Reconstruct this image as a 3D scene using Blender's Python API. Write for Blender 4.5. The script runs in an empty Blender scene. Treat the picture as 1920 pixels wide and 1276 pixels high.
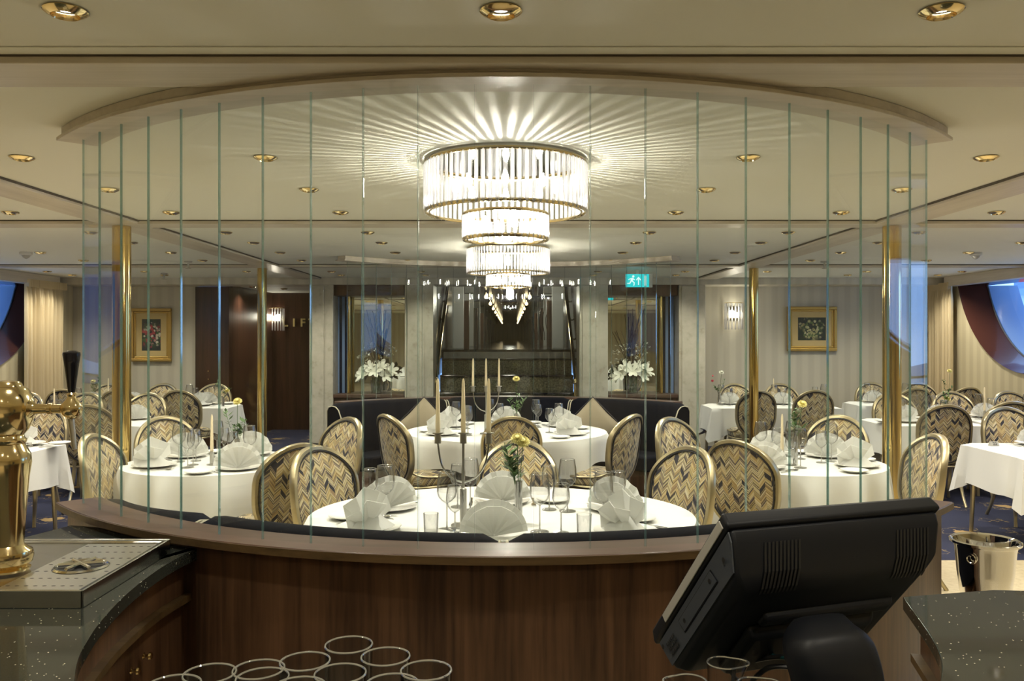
import bpy, math, random
from mathutils import Vector, Matrix
random.seed(7)
PI = math.pi
sin, cos = math.sin, math.cos
scene = bpy.context.scene
COL = scene.collection

# ------------------------------------------------------------ camera, world, exposure
EYE = Vector((0.026, 0.0, 1.62))
F = 1560.0
cam_data = bpy.data.cameras.new('camera')
cam_data.sensor_width = 36.0
cam_data.lens = 36.0 * F / 1920.0
cam_data.shift_x = 2.0 / 1920.0
cam_data.shift_y = -6.0 / 1920.0
cam_data.clip_start = 0.02
cam = bpy.data.objects.new('camera', cam_data)
cam.location = EYE
cam.rotation_euler = (PI / 2, 0, 0)
COL.objects.link(cam)
scene.camera = cam

world = bpy.data.worlds.new('dusk')
scene.world = world
world.use_nodes = True
bgn = world.node_tree.nodes['Background']
bgn.inputs[0].default_value = (0.27, 0.50, 1.0, 1)
bgn.inputs[1].default_value = 2.7

vs = scene.view_settings
vs.view_transform = 'Standard'
vs.look = 'None'
vs.gamma = 1.0
vs.use_curve_mapping = False
vs.exposure = 0.22
cy = scene.cycles
cy.max_bounces = 10
cy.diffuse_bounces = 4
cy.glossy_bounces = 6
cy.transmission_bounces = 6
cy.transparent_max_bounces = 48
cy.caustics_reflective = False
cy.caustics_refractive = False
cy.sample_clamp_indirect = 4.0
cy.sample_clamp_direct = 0.0
cy.use_denoising = True

CEIL = 2.474
DOWNLIGHT_W = 37.0
BULB_W = 33.0
WARM = (1.0, 0.925, 0.765)


# ------------------------------------------------------------ geometry helper
def frame_on(t):
    t = t.normalized()
    a = Vector((0, 0, 1)) if abs(t.z) < 0.9 else Vector((0, 1, 0))
    u = t.cross(a).normalized()
    return u, t.cross(u).normalized()


class G:
    def __init__(s):
        s.v = []; s.f = []; s.m = []

    def add(s, verts, faces, mi=0, M=None):
        n = len(s.v)
        if M is not None:
            verts = [M @ Vector(v) for v in verts]
        s.v += [tuple(v) for v in verts]
        s.f += [tuple(i + n for i in f) for f in faces]
        s.m += [mi] * len(faces)
        return s

    def box(s, x0, x1, y0, y1, z0, z1, mi=0, M=None):
        v = [(x0, y0, z0), (x1, y0, z0), (x1, y1, z0), (x0, y1, z0), (x0, y0, z1), (x1, y0, z1), (x1, y1, z1), (x0, y1, z1)]
        f = [(0, 3, 2, 1), (4, 5, 6, 7), (0, 1, 5, 4), (1, 2, 6, 5), (2, 3, 7, 6), (3, 0, 4, 7)]
        return s.add(v, f, mi, M)

    def lathe(s, prof, n=24, c=(0, 0, 0), mi=0, sx=1.0, sy=1.0, M=None, cap=True):
        v = []; f = []
        for r, z in prof:
            for k in range(n):
                a = 2 * PI * k / n
                v.append((c[0] + r * cos(a) * sx, c[1] + r * sin(a) * sy, c[2] + z))
        for i in range(len(prof) - 1):
            for k in range(n):
                k2 = (k + 1) % n
                f.append((i * n + k, i * n + k2, (i + 1) * n + k2, (i + 1) * n + k))
        if cap:
            if prof[0][0] > 1e-5: f.append(tuple(range(n))[::-1])
            if prof[-1][0] > 1e-5: f.append(tuple((len(prof) - 1) * n + k for k in range(n)))
        return s.add(v, f, mi, M)

    def tube(s, pts, r, n=8, closed=False, mi=0, flat=1.0, M=None):
        pts = [Vector(p) for p in pts]
        N = len(pts)
        rr = r if isinstance(r, (list, tuple)) else [r] * N
        v = []; f = []
        prev = None
        for i, p in enumerate(pts):
            if closed: t = pts[(i + 1) % N] - pts[i - 1]
            else: t = pts[min(i + 1, N - 1)] - pts[max(i - 1, 0)]
            t.normalize()
            if prev is None: u, w = frame_on(t)
            else:
                u = (prev - t * prev.dot(t)).normalized(); w = t.cross(u)
            prev = u
            for k in range(n):
                a = 2 * PI * k / n
                v.append(p + u * (rr[i] * cos(a)) + w * (rr[i] * flat * sin(a)))
        for i in range(N if closed else N - 1):
            j = (i + 1) % N
            for k in range(n):
                k2 = (k + 1) % n
                f.append((i * n + k, i * n + k2, j * n + k2, j * n + k))
        if not closed:
            f.append(tuple(range(n))[::-1]); f.append(tuple((N - 1) * n + k for k in range(n)))
        return s.add(v, f, mi, M)

    def prism(s, poly, z0, z1, mi=0, M=None, mside=None):
        n = len(poly)
        v = [(x, y, z0) for x, y in poly] + [(x, y, z1) for x, y in poly]
        s.add(v, [tuple(range(n))[::-1], tuple(range(n, 2 * n))], mi, M)
        k = len(s.v) - 2 * n
        for i in range(n):
            j = (i + 1) % n
            s.f.append((k + i, k + j, k + n + j, k + n + i)); s.m.append(mi if mside is None else mside)
        return s

    def grid(s, fn, nu, nv, mi=0, closeu=False, M=None):
        v = []; f = []
        for i in range(nu + (0 if closeu else 1)):
            for j in range(nv + 1):
                v.append(fn(i / nu, j / nv))
        w = nv + 1
        for i in range(nu):
            i2 = (i + 1) % nu if closeu else i + 1
            for j in range(nv):
                f.append((i * w + j, i2 * w + j, i2 * w + j + 1, i * w + j + 1))
        return s.add(v, f, mi, M)

    def arcwall(s, c, R0, R1, z0, z1, a0, a1, sgn, n=48, mi=0, mside=None):
        # curved slab; angle 0 points towards -Y (sgn 1) or +Y (sgn -1)
        P = lambda R, a: (c[0] + R * sin(a), c[1] - sgn * R * cos(a))
        v = []; f = []
        for i in range(n + 1):
            a = a0 + (a1 - a0) * i / n
            for R in (R0, R1):
                x, y = P(R, a)
                v += [(x, y, z0), (x, y, z1)]
        for i in range(n):
            b = i * 4; d = b + 4
            f += [(b, d, d + 1, b + 1), (b + 2, b + 3, d + 3, d + 2), (b + 1, d + 1, d + 3, b + 3), (b, b + 2, d + 2, d)]
        e = n * 4
        f += [(0, 1, 3, 2), (e, e + 2, e + 3, e + 1)]
        return s.add(v, f, mi)

    def mesh(s, name):
        me = bpy.data.meshes.new(name)
        me.from_pydata(s.v, [], s.f)
        me.polygons.foreach_set('material_index', s.m)
        me.update()
        return me

    def obj(s, name, mats, parent=None, smooth=35, bevel=0.0, loc=None, seg=2):
        me = s.mesh(name)
        if not isinstance(mats, (list, tuple)): mats = [mats]
        for m in mats: me.materials.append(m)
        if smooth:
            me.shade_smooth()
            me.set_sharp_from_angle(angle=math.radians(smooth))
        o = bpy.data.objects.new(name, me)
        COL.objects.link(o)
        if bevel:
            b = o.modifiers.new('bevel', 'BEVEL'); b.width = bevel; b.segments = seg; b.limit_method = 'ANGLE'
            b.harden_normals = False
        if parent is not None: o.parent = parent
        if loc is not None: o.location = loc
        return o


def tag(o, label=None, cat=None, group=None, kind=None):
    if label: o['label'] = label
    if cat: o['category'] = cat
    if group: o['group'] = group
    if kind: o['kind'] = kind
    return o


def thing(name, label, cat, loc=(0, 0, 0), rz=0.0, group=None):
    o = bpy.data.objects.new(name, None)
    o.empty_display_size = 0.05
    COL.objects.link(o)
    o.location = loc; o.rotation_euler = (0, 0, rz)
    return tag(o, label, cat, group)


def copy_tree(o, parent=None):
    c = o.copy()
    COL.objects.link(c)
    if parent is not None: c.parent = parent
    for ch in KIDS.get(o.name, None) or list(o.children):
        copy_tree(ch, c)
    return c


KIDS = {}


class Proto:
    """first placement moves the original itself, later ones copy it with its parts"""
    def __init__(s, o): s.o = o; s.used = False

    def put(s, loc, rz=0.0, label=None, group=None, tilt=None, cat=None):
        if label: label = label.replace('herringbone balloon-back chair', 'herringbone chair')
        if not s.used:
            s.used = True; c = s.o; s.src = c
        else:
            c = copy_tree(s.src)
        c.location = loc
        c.rotation_euler = (tilt[0] if tilt else 0, tilt[1] if tilt else 0, rz)
        if label: c['label'] = label
        if group: c['group'] = group
        if cat: c['category'] = cat
        return c


def smoothpts(pts, n=6, closed=False):
    P = [Vector(p) for p in pts]; out = []; N = len(P)
    for i in range(N if closed else N - 1):
        if closed: a, b, c, d = P[i - 1], P[i], P[(i + 1) % N], P[(i + 2) % N]
        else: a, b, c, d = P[max(i - 1, 0)], P[i], P[i + 1], P[min(i + 2, N - 1)]
        for k in range(n):
            t = k / n
            out.append(0.5 * ((2 * b) + (c - a) * t + (2 * a - 5 * b + 4 * c - d) * t * t + (3 * b - a - 3 * c + d) * t ** 3))
    if not closed: out.append(P[-1])
    return out


# ------------------------------------------------------------ materials
def nmat(name):
    m = bpy.data.materials.new(name); m.use_nodes = True
    nt = m.node_tree
    return m, nt, nt.nodes['Principled BSDF']


def N(nt, t, **kw):
    n = nt.nodes.new(t)
    for k, v in kw.items():
        if k.startswith('i_'): n.inputs[int(k[2:])].default_value = v
        else: setattr(n, k, v)
    return n


def ramp(nt, fac, stops, interp='LINEAR'):
    r = nt.nodes.new('ShaderNodeValToRGB')
    cr = r.color_ramp; cr.interpolation = interp
    while len(cr.elements) > 1: cr.elements.remove(cr.elements[-1])
    cr.elements[0].position = stops[0][0]; cr.elements[0].color = (*stops[0][1], 1)
    for p, c in stops[1:]:
        e = cr.elements.new(p); e.color = (*c, 1)
    nt.links.new(fac, r.inputs[0])
    return r.outputs[0]


def plain(name, col, rough=0.5, metal=0.0, spec=0.5, bump=0.0, bscale=80, coat=0.0, sheen=0.0, var=0.0):
    m, nt, p = nmat(name)
    p.inputs['Base Color'].default_value = (*col, 1)
    p.inputs['Roughness'].default_value = rough
    p.inputs['Metallic'].default_value = metal
    p.inputs['Specular IOR Level'].default_value = spec
    if coat: p.inputs['Coat Weight'].default_value = coat
    if sheen: p.inputs['Sheen Weight'].default_value = sheen
    if bump or var:
        tc = N(nt, 'ShaderNodeTexCoord'); no = N(nt, 'ShaderNodeTexNoise')
        no.inputs['Scale'].default_value = bscale; no.inputs['Detail'].default_value = 4
        nt.links.new(tc.outputs['Object'], no.inputs['Vector'])
        if bump:
            b = N(nt, 'ShaderNodeBump'); b.inputs['Strength'].default_value = bump; b.inputs['Distance'].default_value = 0.01
            nt.links.new(no.outputs[0], b.inputs['Height']); nt.links.new(b.outputs[0], p.inputs['Normal'])
        if var:
            lo = tuple(c * (1 - var) for c in col); hi = tuple(min(1, c * (1 + var)) for c in col)
            nt.links.new(ramp(nt, no.outputs[0], [(0.3, lo), (0.7, hi)]), p.inputs['Base Color'])
    return m


def wood(name, dark, light, axis='z', scale=1.0, rough=0.32, coat=0.15):
    m, nt, p = nmat(name)
    tc = N(nt, 'ShaderNodeTexCoord'); mp = N(nt, 'ShaderNodeMapping')
    s = {'x': (0.35, 7, 7), 'y': (7, 0.35, 7), 'z': (7, 7, 0.35)}[axis]
    mp.inputs['Scale'].default_value = tuple(a * scale for a in s)
    nt.links.new(tc.outputs['Object'], mp.inputs[0])
    n1 = N(nt, 'ShaderNodeTexNoise'); n1.inputs['Scale'].default_value = 1.4; n1.inputs['Detail'].default_value = 5; n1.inputs['Distortion'].default_value = 0.4
    n2 = N(nt, 'ShaderNodeTexNoise'); n2.inputs['Scale'].default_value = 9; n2.inputs['Detail'].default_value = 6
    nt.links.new(mp.outputs[0], n1.inputs['Vector']); nt.links.new(mp.outputs[0], n2.inputs['Vector'])
    mx = N(nt, 'ShaderNodeMath', operation='MULTIPLY_ADD'); mx.inputs[1].default_value = 0.45
    nt.links.new(n2.outputs[0], mx.inputs[0])
    m2 = N(nt, 'ShaderNodeMath', operation='MULTIPLY'); m2.inputs[1].default_value = 0.75
    nt.links.new(n1.outputs[0], m2.inputs[0]); nt.links.new(m2.outputs[0], mx.inputs[2])
    mid = tuple((a + b) / 2 for a, b in zip(dark, light))
    nt.links.new(ramp(nt, mx.outputs[0], [(0.42, dark), (0.58, mid), (0.74, light)]), p.inputs['Base Color'])
    p.inputs['Roughness'].default_value = rough
    p.inputs['Coat Weight'].default_value = coat; p.inputs['Coat Roughness'].default_value = 0.15
    return m


def thin_glass(name, tint=(0.97, 0.99, 0.98), blend=1.45, gain=1.0, rough=0.0):
    m = bpy.data.materials.new(name); m.use_nodes = True
    nt = m.node_tree; nt.nodes.clear()
    out = N(nt, 'ShaderNodeOutputMaterial'); tr = N(nt, 'ShaderNodeBsdfTransparent'); gl = N(nt, 'ShaderNodeBsdfGlossy')
    tr.inputs[0].default_value = (*tint, 1); gl.inputs['Roughness'].default_value = rough
    lw = N(nt, 'ShaderNodeLayerWeight'); lw.inputs[0].default_value = 0.5
    fr = N(nt, 'ShaderNodeMath', operation='POWER'); fr.inputs[1].default_value = 5.0
    nt.links.new(lw.outputs['Facing'], fr.inputs[0])
    mu = N(nt, 'ShaderNodeMath', operation='MULTIPLY_ADD', use_clamp=True); mu.inputs[1].default_value = 0.92
    mu.inputs[2].default_value = ((blend - 1) / (blend + 1)) ** 2 * gain
    mix = N(nt, 'ShaderNodeMixShader')
    nt.links.new(fr.outputs[0], mu.inputs[0]); nt.links.new(mu.outputs[0], mix.inputs[0])
    nt.links.new(tr.outputs[0], mix.inputs[1]); nt.links.new(gl.outputs[0], mix.inputs[2]); nt.links.new(mix.outputs[0], out.inputs[0])
    return m


def ware_glass(name, mid=0.97, edge=0.42):
    # thin blown glass: clear face-on, darker and more reflective towards its outline
    m = bpy.data.materials.new(name); m.use_nodes = True
    nt = m.node_tree; nt.nodes.clear()
    out = N(nt, 'ShaderNodeOutputMaterial'); tr = N(nt, 'ShaderNodeBsdfTransparent'); gl = N(nt, 'ShaderNodeBsdfGlossy')
    gl.inputs['Roughness'].default_value = 0.02
    lw = N(nt, 'ShaderNodeLayerWeight'); lw.inputs[0].default_value = 0.5
    nt.links.new(ramp(nt, lw.outputs['Facing'], [(0.0, (mid,) * 3), (0.4, (mid * 0.96,) * 3), (0.85, (edge,) * 3)]), tr.inputs[0])
    fr = N(nt, 'ShaderNodeMath', operation='POWER'); fr.inputs[1].default_value = 3.0
    nt.links.new(lw.outputs['Facing'], fr.inputs[0])
    mu = N(nt, 'ShaderNodeMath', operation='MULTIPLY_ADD', use_clamp=True); mu.inputs[1].default_value = 0.7; mu.inputs[2].default_value = 0.07
    mix = N(nt, 'ShaderNodeMixShader')
    nt.links.new(fr.outputs[0], mu.inputs[0]); nt.links.new(mu.outputs[0], mix.inputs[0])
    nt.links.new(tr.outputs[0], mix.inputs[1]); nt.links.new(gl.outputs[0], mix.inputs[2]); nt.links.new(mix.outputs[0], out.inputs[0])
    return m


def sheer(name, col, k=0.35, rough=0.85):
    # fabric or wax that lets some light through
    m, nt, p = nmat(name)
    p.inputs['Base Color'].default_value = (*col, 1); p.inputs['Roughness'].default_value = rough
    p.inputs['Specular IOR Level'].default_value = 0.2
    tl = N(nt, 'ShaderNodeBsdfTranslucent'); tl.inputs[0].default_value = (*col, 1)
    mix = N(nt, 'ShaderNodeMixShader'); mix.inputs[0].default_value = k
    out = [n for n in nt.nodes if n.type == 'OUTPUT_MATERIAL'][0]
    nt.links.new(p.outputs[0], mix.inputs[1]); nt.links.new(tl.outputs[0], mix.inputs[2]); nt.links.new(mix.outputs[0], out.inputs[0])
    return m


def body_glass(name, tint, diff, k=0.5, spec=0.25, rough=0.05):
    # tinted, slightly cloudy glass: transparent + translucent + glossy
    m = bpy.data.materials.new(name); m.use_nodes = True
    nt = m.node_tree; nt.nodes.clear()
    out = N(nt, 'ShaderNodeOutputMaterial'); tr = N(nt, 'ShaderNodeBsdfTransparent'); gl = N(nt, 'ShaderNodeBsdfGlossy')
    df = N(nt, 'ShaderNodeBsdfDiffuse'); tl = N(nt, 'ShaderNodeBsdfTranslucent')
    tr.inputs[0].default_value = (*tint, 1); gl.inputs['Roughness'].default_value = rough
    df.inputs[0].default_value = (*diff, 1); tl.inputs[0].default_value = (*diff, 1)
    a = N(nt, 'ShaderNodeMixShader'); a.inputs[0].default_value = 0.5
    nt.links.new(df.outputs[0], a.inputs[1]); nt.links.new(tl.outputs[0], a.inputs[2])
    b = N(nt, 'ShaderNodeMixShader'); b.inputs[0].default_value = k
    nt.links.new(tr.outputs[0], b.inputs[1]); nt.links.new(a.outputs[0], b.inputs[2])
    c = N(nt, 'ShaderNodeMixShader'); c.inputs[0].default_value = spec
    nt.links.new(b.outputs[0], c.inputs[1]); nt.links.new(gl.outputs[0], c.inputs[2]); nt.links.new(c.outputs[0], out.inputs[0])
    return m


def emit(name, col, s):
    m = bpy.data.materials.new(name); m.use_nodes = True
    nt = m.node_tree; nt.nodes.clear()
    out = N(nt, 'ShaderNodeOutputMaterial'); e = N(nt, 'ShaderNodeEmission')
    e.inputs[0].default_value = (*col, 1); e.inputs[1].default_value = s
    nt.links.new(e.outputs[0], out.inputs[0])
    return m


def granite(name):
    m, nt, p = nmat(name)
    tc = N(nt, 'ShaderNodeTexCoord'); v = N(nt, 'ShaderNodeTexVoronoi'); v.inputs['Scale'].default_value = 95
    nt.links.new(tc.outputs['Object'], v.inputs['Vector'])
    lt = N(nt, 'ShaderNodeMath', operation='LESS_THAN'); lt.inputs[1].default_value = 0.16
    nt.links.new(v.outputs['Distance'], lt.inputs[0])
    sep = N(nt, 'ShaderNodeSeparateColor'); nt.links.new(v.outputs['Color'], sep.inputs[0])
    gt = N(nt, 'ShaderNodeMath', operation='GREATER_THAN'); gt.inputs[1].default_value = 0.8
    nt.links.new(sep.outputs[0], gt.inputs[0])
    mu = N(nt, 'ShaderNodeMath', operation='MULTIPLY'); nt.links.new(lt.outputs[0], mu.inputs[0]); nt.links.new(gt.outputs[0], mu.inputs[1])
    no = N(nt, 'ShaderNodeTexNoise'); no.inputs['Scale'].default_value = 300; nt.links.new(tc.outputs['Object'], no.inputs['Vector'])
    base = ramp(nt, no.outputs[0], [(0.35, (0.012, 0.014, 0.012)), (0.7, (0.045, 0.05, 0.042))])
    mx = N(nt, 'ShaderNodeMix', data_type='RGBA')
    nt.links.new(mu.outputs[0], mx.inputs[0]); nt.links.new(base, mx.inputs[6]); mx.inputs[7].default_value = (0.65, 0.6, 0.45, 1)
    nt.links.new(mx.outputs[2], p.inputs['Base Color'])
    p.inputs['Roughness'].default_value = 0.06; p.inputs['IOR'].default_value = 1.42
    return m


def chevron(name, gain=1.0):
    m, nt, p = nmat(name)
    L = nt.links.new
    tc = N(nt, 'ShaderNodeTexCoord'); sp = N(nt, 'ShaderNodeSeparateXYZ'); L(tc.outputs['Object'], sp.inputs[0])

    def M2(op, a, b=None, c=None):
        n = N(nt, 'ShaderNodeMath', operation=op)
        for i, x in enumerate((a, b, c)):
            if x is None: continue
            if isinstance(x, (int, float)): n.inputs[i].default_value = x
            else: L(x, n.inputs[i])
        return n.outputs[0]
    oi = N(nt, 'ShaderNodeObjectInfo')
    off = M2('MULTIPLY', oi.outputs['Random'], 7.0)
    v = M2('ADD', M2('SUBTRACT', sp.outputs[2], sp.outputs[1]), off)
    W = 0.035
    ux = M2('DIVIDE', sp.outputs[0], W)
    col = M2('FLOOR', ux)
    tri = M2('PINGPONG', ux, 1.0)
    vz = M2('SUBTRACT', v, M2('MULTIPLY', tri, 0.050))
    sid = M2('FLOOR', M2('DIVIDE', vz, 0.0078))
    cid = M2('FLOOR', M2('DIVIDE', vz, 0.038))
    cb = N(nt, 'ShaderNodeCombineXYZ'); L(col, cb.inputs[0]); L(sid, cb.inputs[1])
    wn = N(nt, 'ShaderNodeTexWhiteNoise', noise_dimensions='3D'); L(cb.outputs[0], wn.inputs[0])
    stripe = ramp(nt, wn.outputs[0], [(0.0, (0.33, 0.27, 0.14)), (0.18, (0.54, 0.46, 0.27)), (0.40, (0.24, 0.19, 0.14)), (0.56, (0.42, 0.32, 0.13)),
                                      (0.66, (0.62, 0.55, 0.38)), (0.76, (0.14, 0.10, 0.10)), (0.85, (0.035, 0.03, 0.03))], 'CONSTANT')
    cb2 = N(nt, 'ShaderNodeCombineXYZ'); L(col, cb2.inputs[0]); L(cid, cb2.inputs[1]); cb2.inputs[2].default_value = 3.3
    wn2 = N(nt, 'ShaderNodeTexWhiteNoise', noise_dimensions='3D'); L(cb2.outputs[0], wn2.inputs[0])
    blk = M2('GREATER_THAN', wn2.outputs[0], 0.90)
    mx = N(nt, 'ShaderNodeMix', data_type='RGBA'); L(blk, mx.inputs[0]); L(stripe, mx.inputs[6]); mx.inputs[7].default_value = (0.018, 0.018, 0.03, 1)
    warm = M2('MULTIPLY', M2('LESS_THAN', wn2.outputs[0], 0.22), 0.35)
    mx2 = N(nt, 'ShaderNodeMix', data_type='RGBA'); L(warm, mx2.inputs[0]); L(mx.outputs[2], mx2.inputs[6]); mx2.inputs[7].default_value = (0.55, 0.36, 0.12, 1)
    L(mx2.outputs[2], p.inputs['Base Color'])
    p.inputs['Roughness'].default_value = 0.7
    p.inputs['Sheen Weight'].default_value = 0.2
    return m


def carpet(name):
    m, nt, p = nmat(name)
    tc = N(nt, 'ShaderNodeTexCoord'); v = N(nt, 'ShaderNodeTexVoronoi', feature='F1'); v.inputs['Scale'].default_value = 1.9
    v.inputs['Randomness'].default_value = 0.35
    no = N(nt, 'ShaderNodeTexNoise'); no.inputs['Scale'].default_value = 9; no.inputs['Detail'].default_value = 3
    nt.links.new(tc.outputs['Object'], v.inputs['Vector']); nt.links.new(tc.outputs['Object'], no.inputs['Vector'])
    ad = N(nt, 'ShaderNodeMath', operation='MULTIPLY_ADD'); ad.inputs[1].default_value = 0.55
    nt.links.new(no.outputs[0], ad.inputs[0]); nt.links.new(v.outputs['Distance'], ad.inputs[2])
    c = ramp(nt, ad.outputs[0], [(0.0, (0.35, 0.24, 0.10)), (0.41, (0.30, 0.2, 0.09)), (0.425, (0.010, 0.014, 0.045)), (0.55, (0.010, 0.014, 0.045)),
                                 (0.56, (0.20, 0.15, 0.08)), (0.58, (0.010, 0.014, 0.045))], 'CONSTANT')
    nt.links.new(c, p.inputs['Base Color']); p.inputs['Roughness'].default_value = 0.95
    return m


def striped(name, a, b, width=0.09, axis=0):
    m, nt, p = nmat(name)
    tc = N(nt, 'ShaderNodeTexCoord'); sp = N(nt, 'ShaderNodeSeparateXYZ'); nt.links.new(tc.outputs['Object'], sp.inputs[0])
    d = N(nt, 'ShaderNodeMath', operation='DIVIDE'); d.inputs[1].default_value = width
    nt.links.new(sp.outputs[axis], d.inputs[0])
    pp = N(nt, 'ShaderNodeMath', operation='PINGPONG'); pp.inputs[1].default_value = 1.0
    nt.links.new(d.outputs[0], pp.inputs[0])
    nt.links.new(ramp(nt, pp.outputs[0], [(0.35, a), (0.65, b)]), p.inputs['Base Color'])
    p.inputs['Roughness'].default_value = 0.6
    return m


def marble(name, a, b, vein, scale=6, rough=0.3):
    m, nt, p = nmat(name)
    tc = N(nt, 'ShaderNodeTexCoord'); no = N(nt, 'ShaderNodeTexNoise'); no.inputs['Scale'].default_value = scale; no.inputs['Detail'].default_value = 8; no.inputs['Roughness'].default_value = 0.65
    nt.links.new(tc.outputs['Object'], no.inputs['Vector'])
    nt.links.new(ramp(nt, no.outputs[0], [(0.3, vein), (0.42, a), (0.65, b)]), p.inputs['Base Color'])
    p.inputs['Roughness'].default_value = rough
    return m


def painting_mat(name, seed, cols, bg, ground):
    m, nt, p = nmat(name)
    L = nt.links.new
    tc = N(nt, 'ShaderNodeTexCoord'); mp = N(nt, 'ShaderNodeMapping'); mp.inputs['Location'].default_value = (seed, seed, seed)
    L(tc.outputs['Object'], mp.inputs[0])
    v = N(nt, 'ShaderNodeTexVoronoi'); v.inputs['Scale'].default_value = 27; L(mp.outputs[0], v.inputs['Vector'])
    no = N(nt, 'ShaderNodeTexNoise'); no.inputs['Scale'].default_value = 14; no.inputs['Detail'].default_value = 6; L(mp.outputs[0], no.inputs['Vector'])
    sep = N(nt, 'ShaderNodeSeparateColor'); L(v.outputs['Color'], sep.inputs[0])
    bloom = ramp(nt, sep.outputs[0], cols, 'CONSTANT')
    ln = N(nt, 'ShaderNodeVectorMath', operation='LENGTH'); L(tc.outputs['Object'], ln.inputs[0])
    msk = N(nt, 'ShaderNodeMath', operation='MULTIPLY_ADD'); msk.inputs[1].default_value = 0.25; L(no.outputs[0], msk.inputs[0]); L(ln.outputs['Value'], msk.inputs[2])
    mm = ramp(nt, msk.outputs[0], [(0.25, (1, 1, 1)), (0.31, (0, 0, 0))])
    back = ramp(nt, no.outputs[0], [(0.35, bg), (0.65, ground)])
    sh = N(nt, 'ShaderNodeMath', operation='LESS_THAN'); sh.inputs[1].default_value = 0.6; L(v.outputs['Distance'], sh.inputs[0])
    mul = N(nt, 'ShaderNodeMath', operation='MULTIPLY'); L(mm, mul.inputs[0]); L(sh.outputs[0], mul.inputs[1])
    mx = N(nt, 'ShaderNodeMix', data_type='RGBA'); L(mul.outputs[0], mx.inputs[0]); L(back, mx.inputs[6]); L(bloom, mx.inputs[7])
    L(mx.outputs[2], p.inputs['Base Color']); p.inputs['Roughness'].default_value = 0.35
    return m


MT = {}
MT['ceiling'] = plain('ceiling_paint', (0.78, 0.775, 0.69), 0.6, spec=0.15)
MT['band'] = wood('pale_veneer', (0.50, 0.44, 0.35), (0.62, 0.56, 0.46), 'x', 1.0, 0.4, 0.1)
MT['bandy'] = wood('pale_veneer_long', (0.50, 0.44, 0.35), (0.62, 0.56, 0.46), 'y', 1.0, 0.4, 0.1)
MT['gap'] = plain('shadow_gap', (0.08, 0.065, 0.045), 0.8)
MT['walnut'] = wood('walnut', (0.033, 0.016, 0.008), (0.128, 0.066, 0.033), 'z', 1.0, 0.4, 0.08)
MT['walnutx'] = wood('walnut_rail', (0.060, 0.031, 0.021), (0.115, 0.064, 0.045), 'x', 1.0, 0.34, 0.12)
MT['edge'] = wood('rail_edge', (0.055, 0.033, 0.013), (0.11, 0.068, 0.028), 'x', 1.5, 0.4, 0.05)
MT['darkwalnut'] = wood('dark_walnut', (0.020, 0.008, 0.005), (0.07, 0.030, 0.018), 'z', 1.0, 0.3, 0.2)
MT['granite'] = granite('sparkle_granite')
MT['brass'] = plain('brass', (0.84, 0.68, 0.38), 0.13, 1.0)
MT['brassdark'] = plain('column_brass', (0.70, 0.50, 0.18), 0.10, 1.0)
MT['gold'] = plain('champagne_metal', (0.50, 0.43, 0.27), 0.32, 0.85)
MT['steel'] = plain('steel', (0.62, 0.62, 0.60), 0.18, 1.0)
MT['brushed'] = plain('brushed_steel', (0.58, 0.57, 0.53), 0.30, 1.0)
MT['chrome'] = plain('chrome', (0.85, 0.85, 0.84), 0.05, 1.0)
MT['cloth'] = plain('white_linen', (0.68, 0.68, 0.645), 0.85, bump=0.08, bscale=30, sheen=0.1)
MT['napkin'] = sheer('napkin_linen', (0.88, 0.88, 0.85), 0.38)
MT['china'] = plain('porcelain', (0.84, 0.83, 0.78), 0.12, spec=0.6)
MT['wax'] = sheer('candle_wax', (0.95, 0.87, 0.68), 0.5, 0.45)
MT['navy'] = plain('navy_velvet', (0.003, 0.0035, 0.007), 0.9, spec=0.15)
MT['piping'] = plain('cream_piping', (0.50, 0.46, 0.34), 0.6)
MT['blackpipe'] = plain('black_piping', (0.015, 0.015, 0.02), 0.6)
MT['chev'] = chevron('chevron_weave')
MT['pillow'] = plain('tan_velvet', (0.27, 0.225, 0.145), 0.8, bump=0.2, bscale=12, sheen=0.4)
MT['carpet'] = carpet('patterned_carpet')
MT['tile'] = marble('beige_stone', (0.50, 0.42, 0.27), (0.58, 0.50, 0.34), (0.40, 0.33, 0.20), 25, 0.4)
MT['wall'] = striped('cream_wallpaper', (0.50, 0.46, 0.37), (0.56, 0.52, 0.42))
MT['wally'] = striped('cream_wallpaper_side', (0.56, 0.49, 0.32), (0.64, 0.57, 0.38), 0.09, 1)
MT['marble'] = marble('cream_marble', (0.50, 0.47, 0.38), (0.57, 0.53, 0.44), (0.40, 0.36, 0.28), 9, 0.25)
MT['greenmarble'] = marble('dark_speckled_marble', (0.10, 0.10, 0.06), (0.30, 0.29, 0.18), (0.03, 0.033, 0.03), 40, 0.1)
MT['curtain'] = plain('cream_curtain', (0.62, 0.51, 0.31), 0.8, sheen=0.2)
MT['mirror'] = plain('mirror', (0.82, 0.84, 0.83), 0.0, 1.0)
MT['pane'] = thin_glass('clear_glass_pane', (0.965, 0.985, 0.975), 1.5, 1.0)
MT['paneedge'] = body_glass('teal_glass_edge', (0.55, 0.80, 0.76), (0.30, 0.52, 0.49), 0.5, 0.3)
MT['ware'] = ware_glass('drinking_glass')
MT['stem'] = body_glass('stem_glass', (0.9, 0.9, 0.88), (0.6, 0.6, 0.58), 0.2, 0.35)
MT['rim'] = body_glass('glass_rim', (0.9, 0.9, 0.88), (0.75, 0.75, 0.72), 0.35, 0.5)
MT['crystal'] = body_glass('crystal', (0.97, 0.97, 1.0), (0.92, 0.92, 0.95), 0.60, 0.30, 0.08)
MT['bulb'] = emit('bulb_glow', (1.0, 0.92, 0.78), 60)
MT['lamp'] = emit('downlight_glow', (1.0, 0.97, 0.92), 22)
MT['sconceglow'] = emit('sconce_glow', (1.0, 0.82, 0.50), 14)
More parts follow.
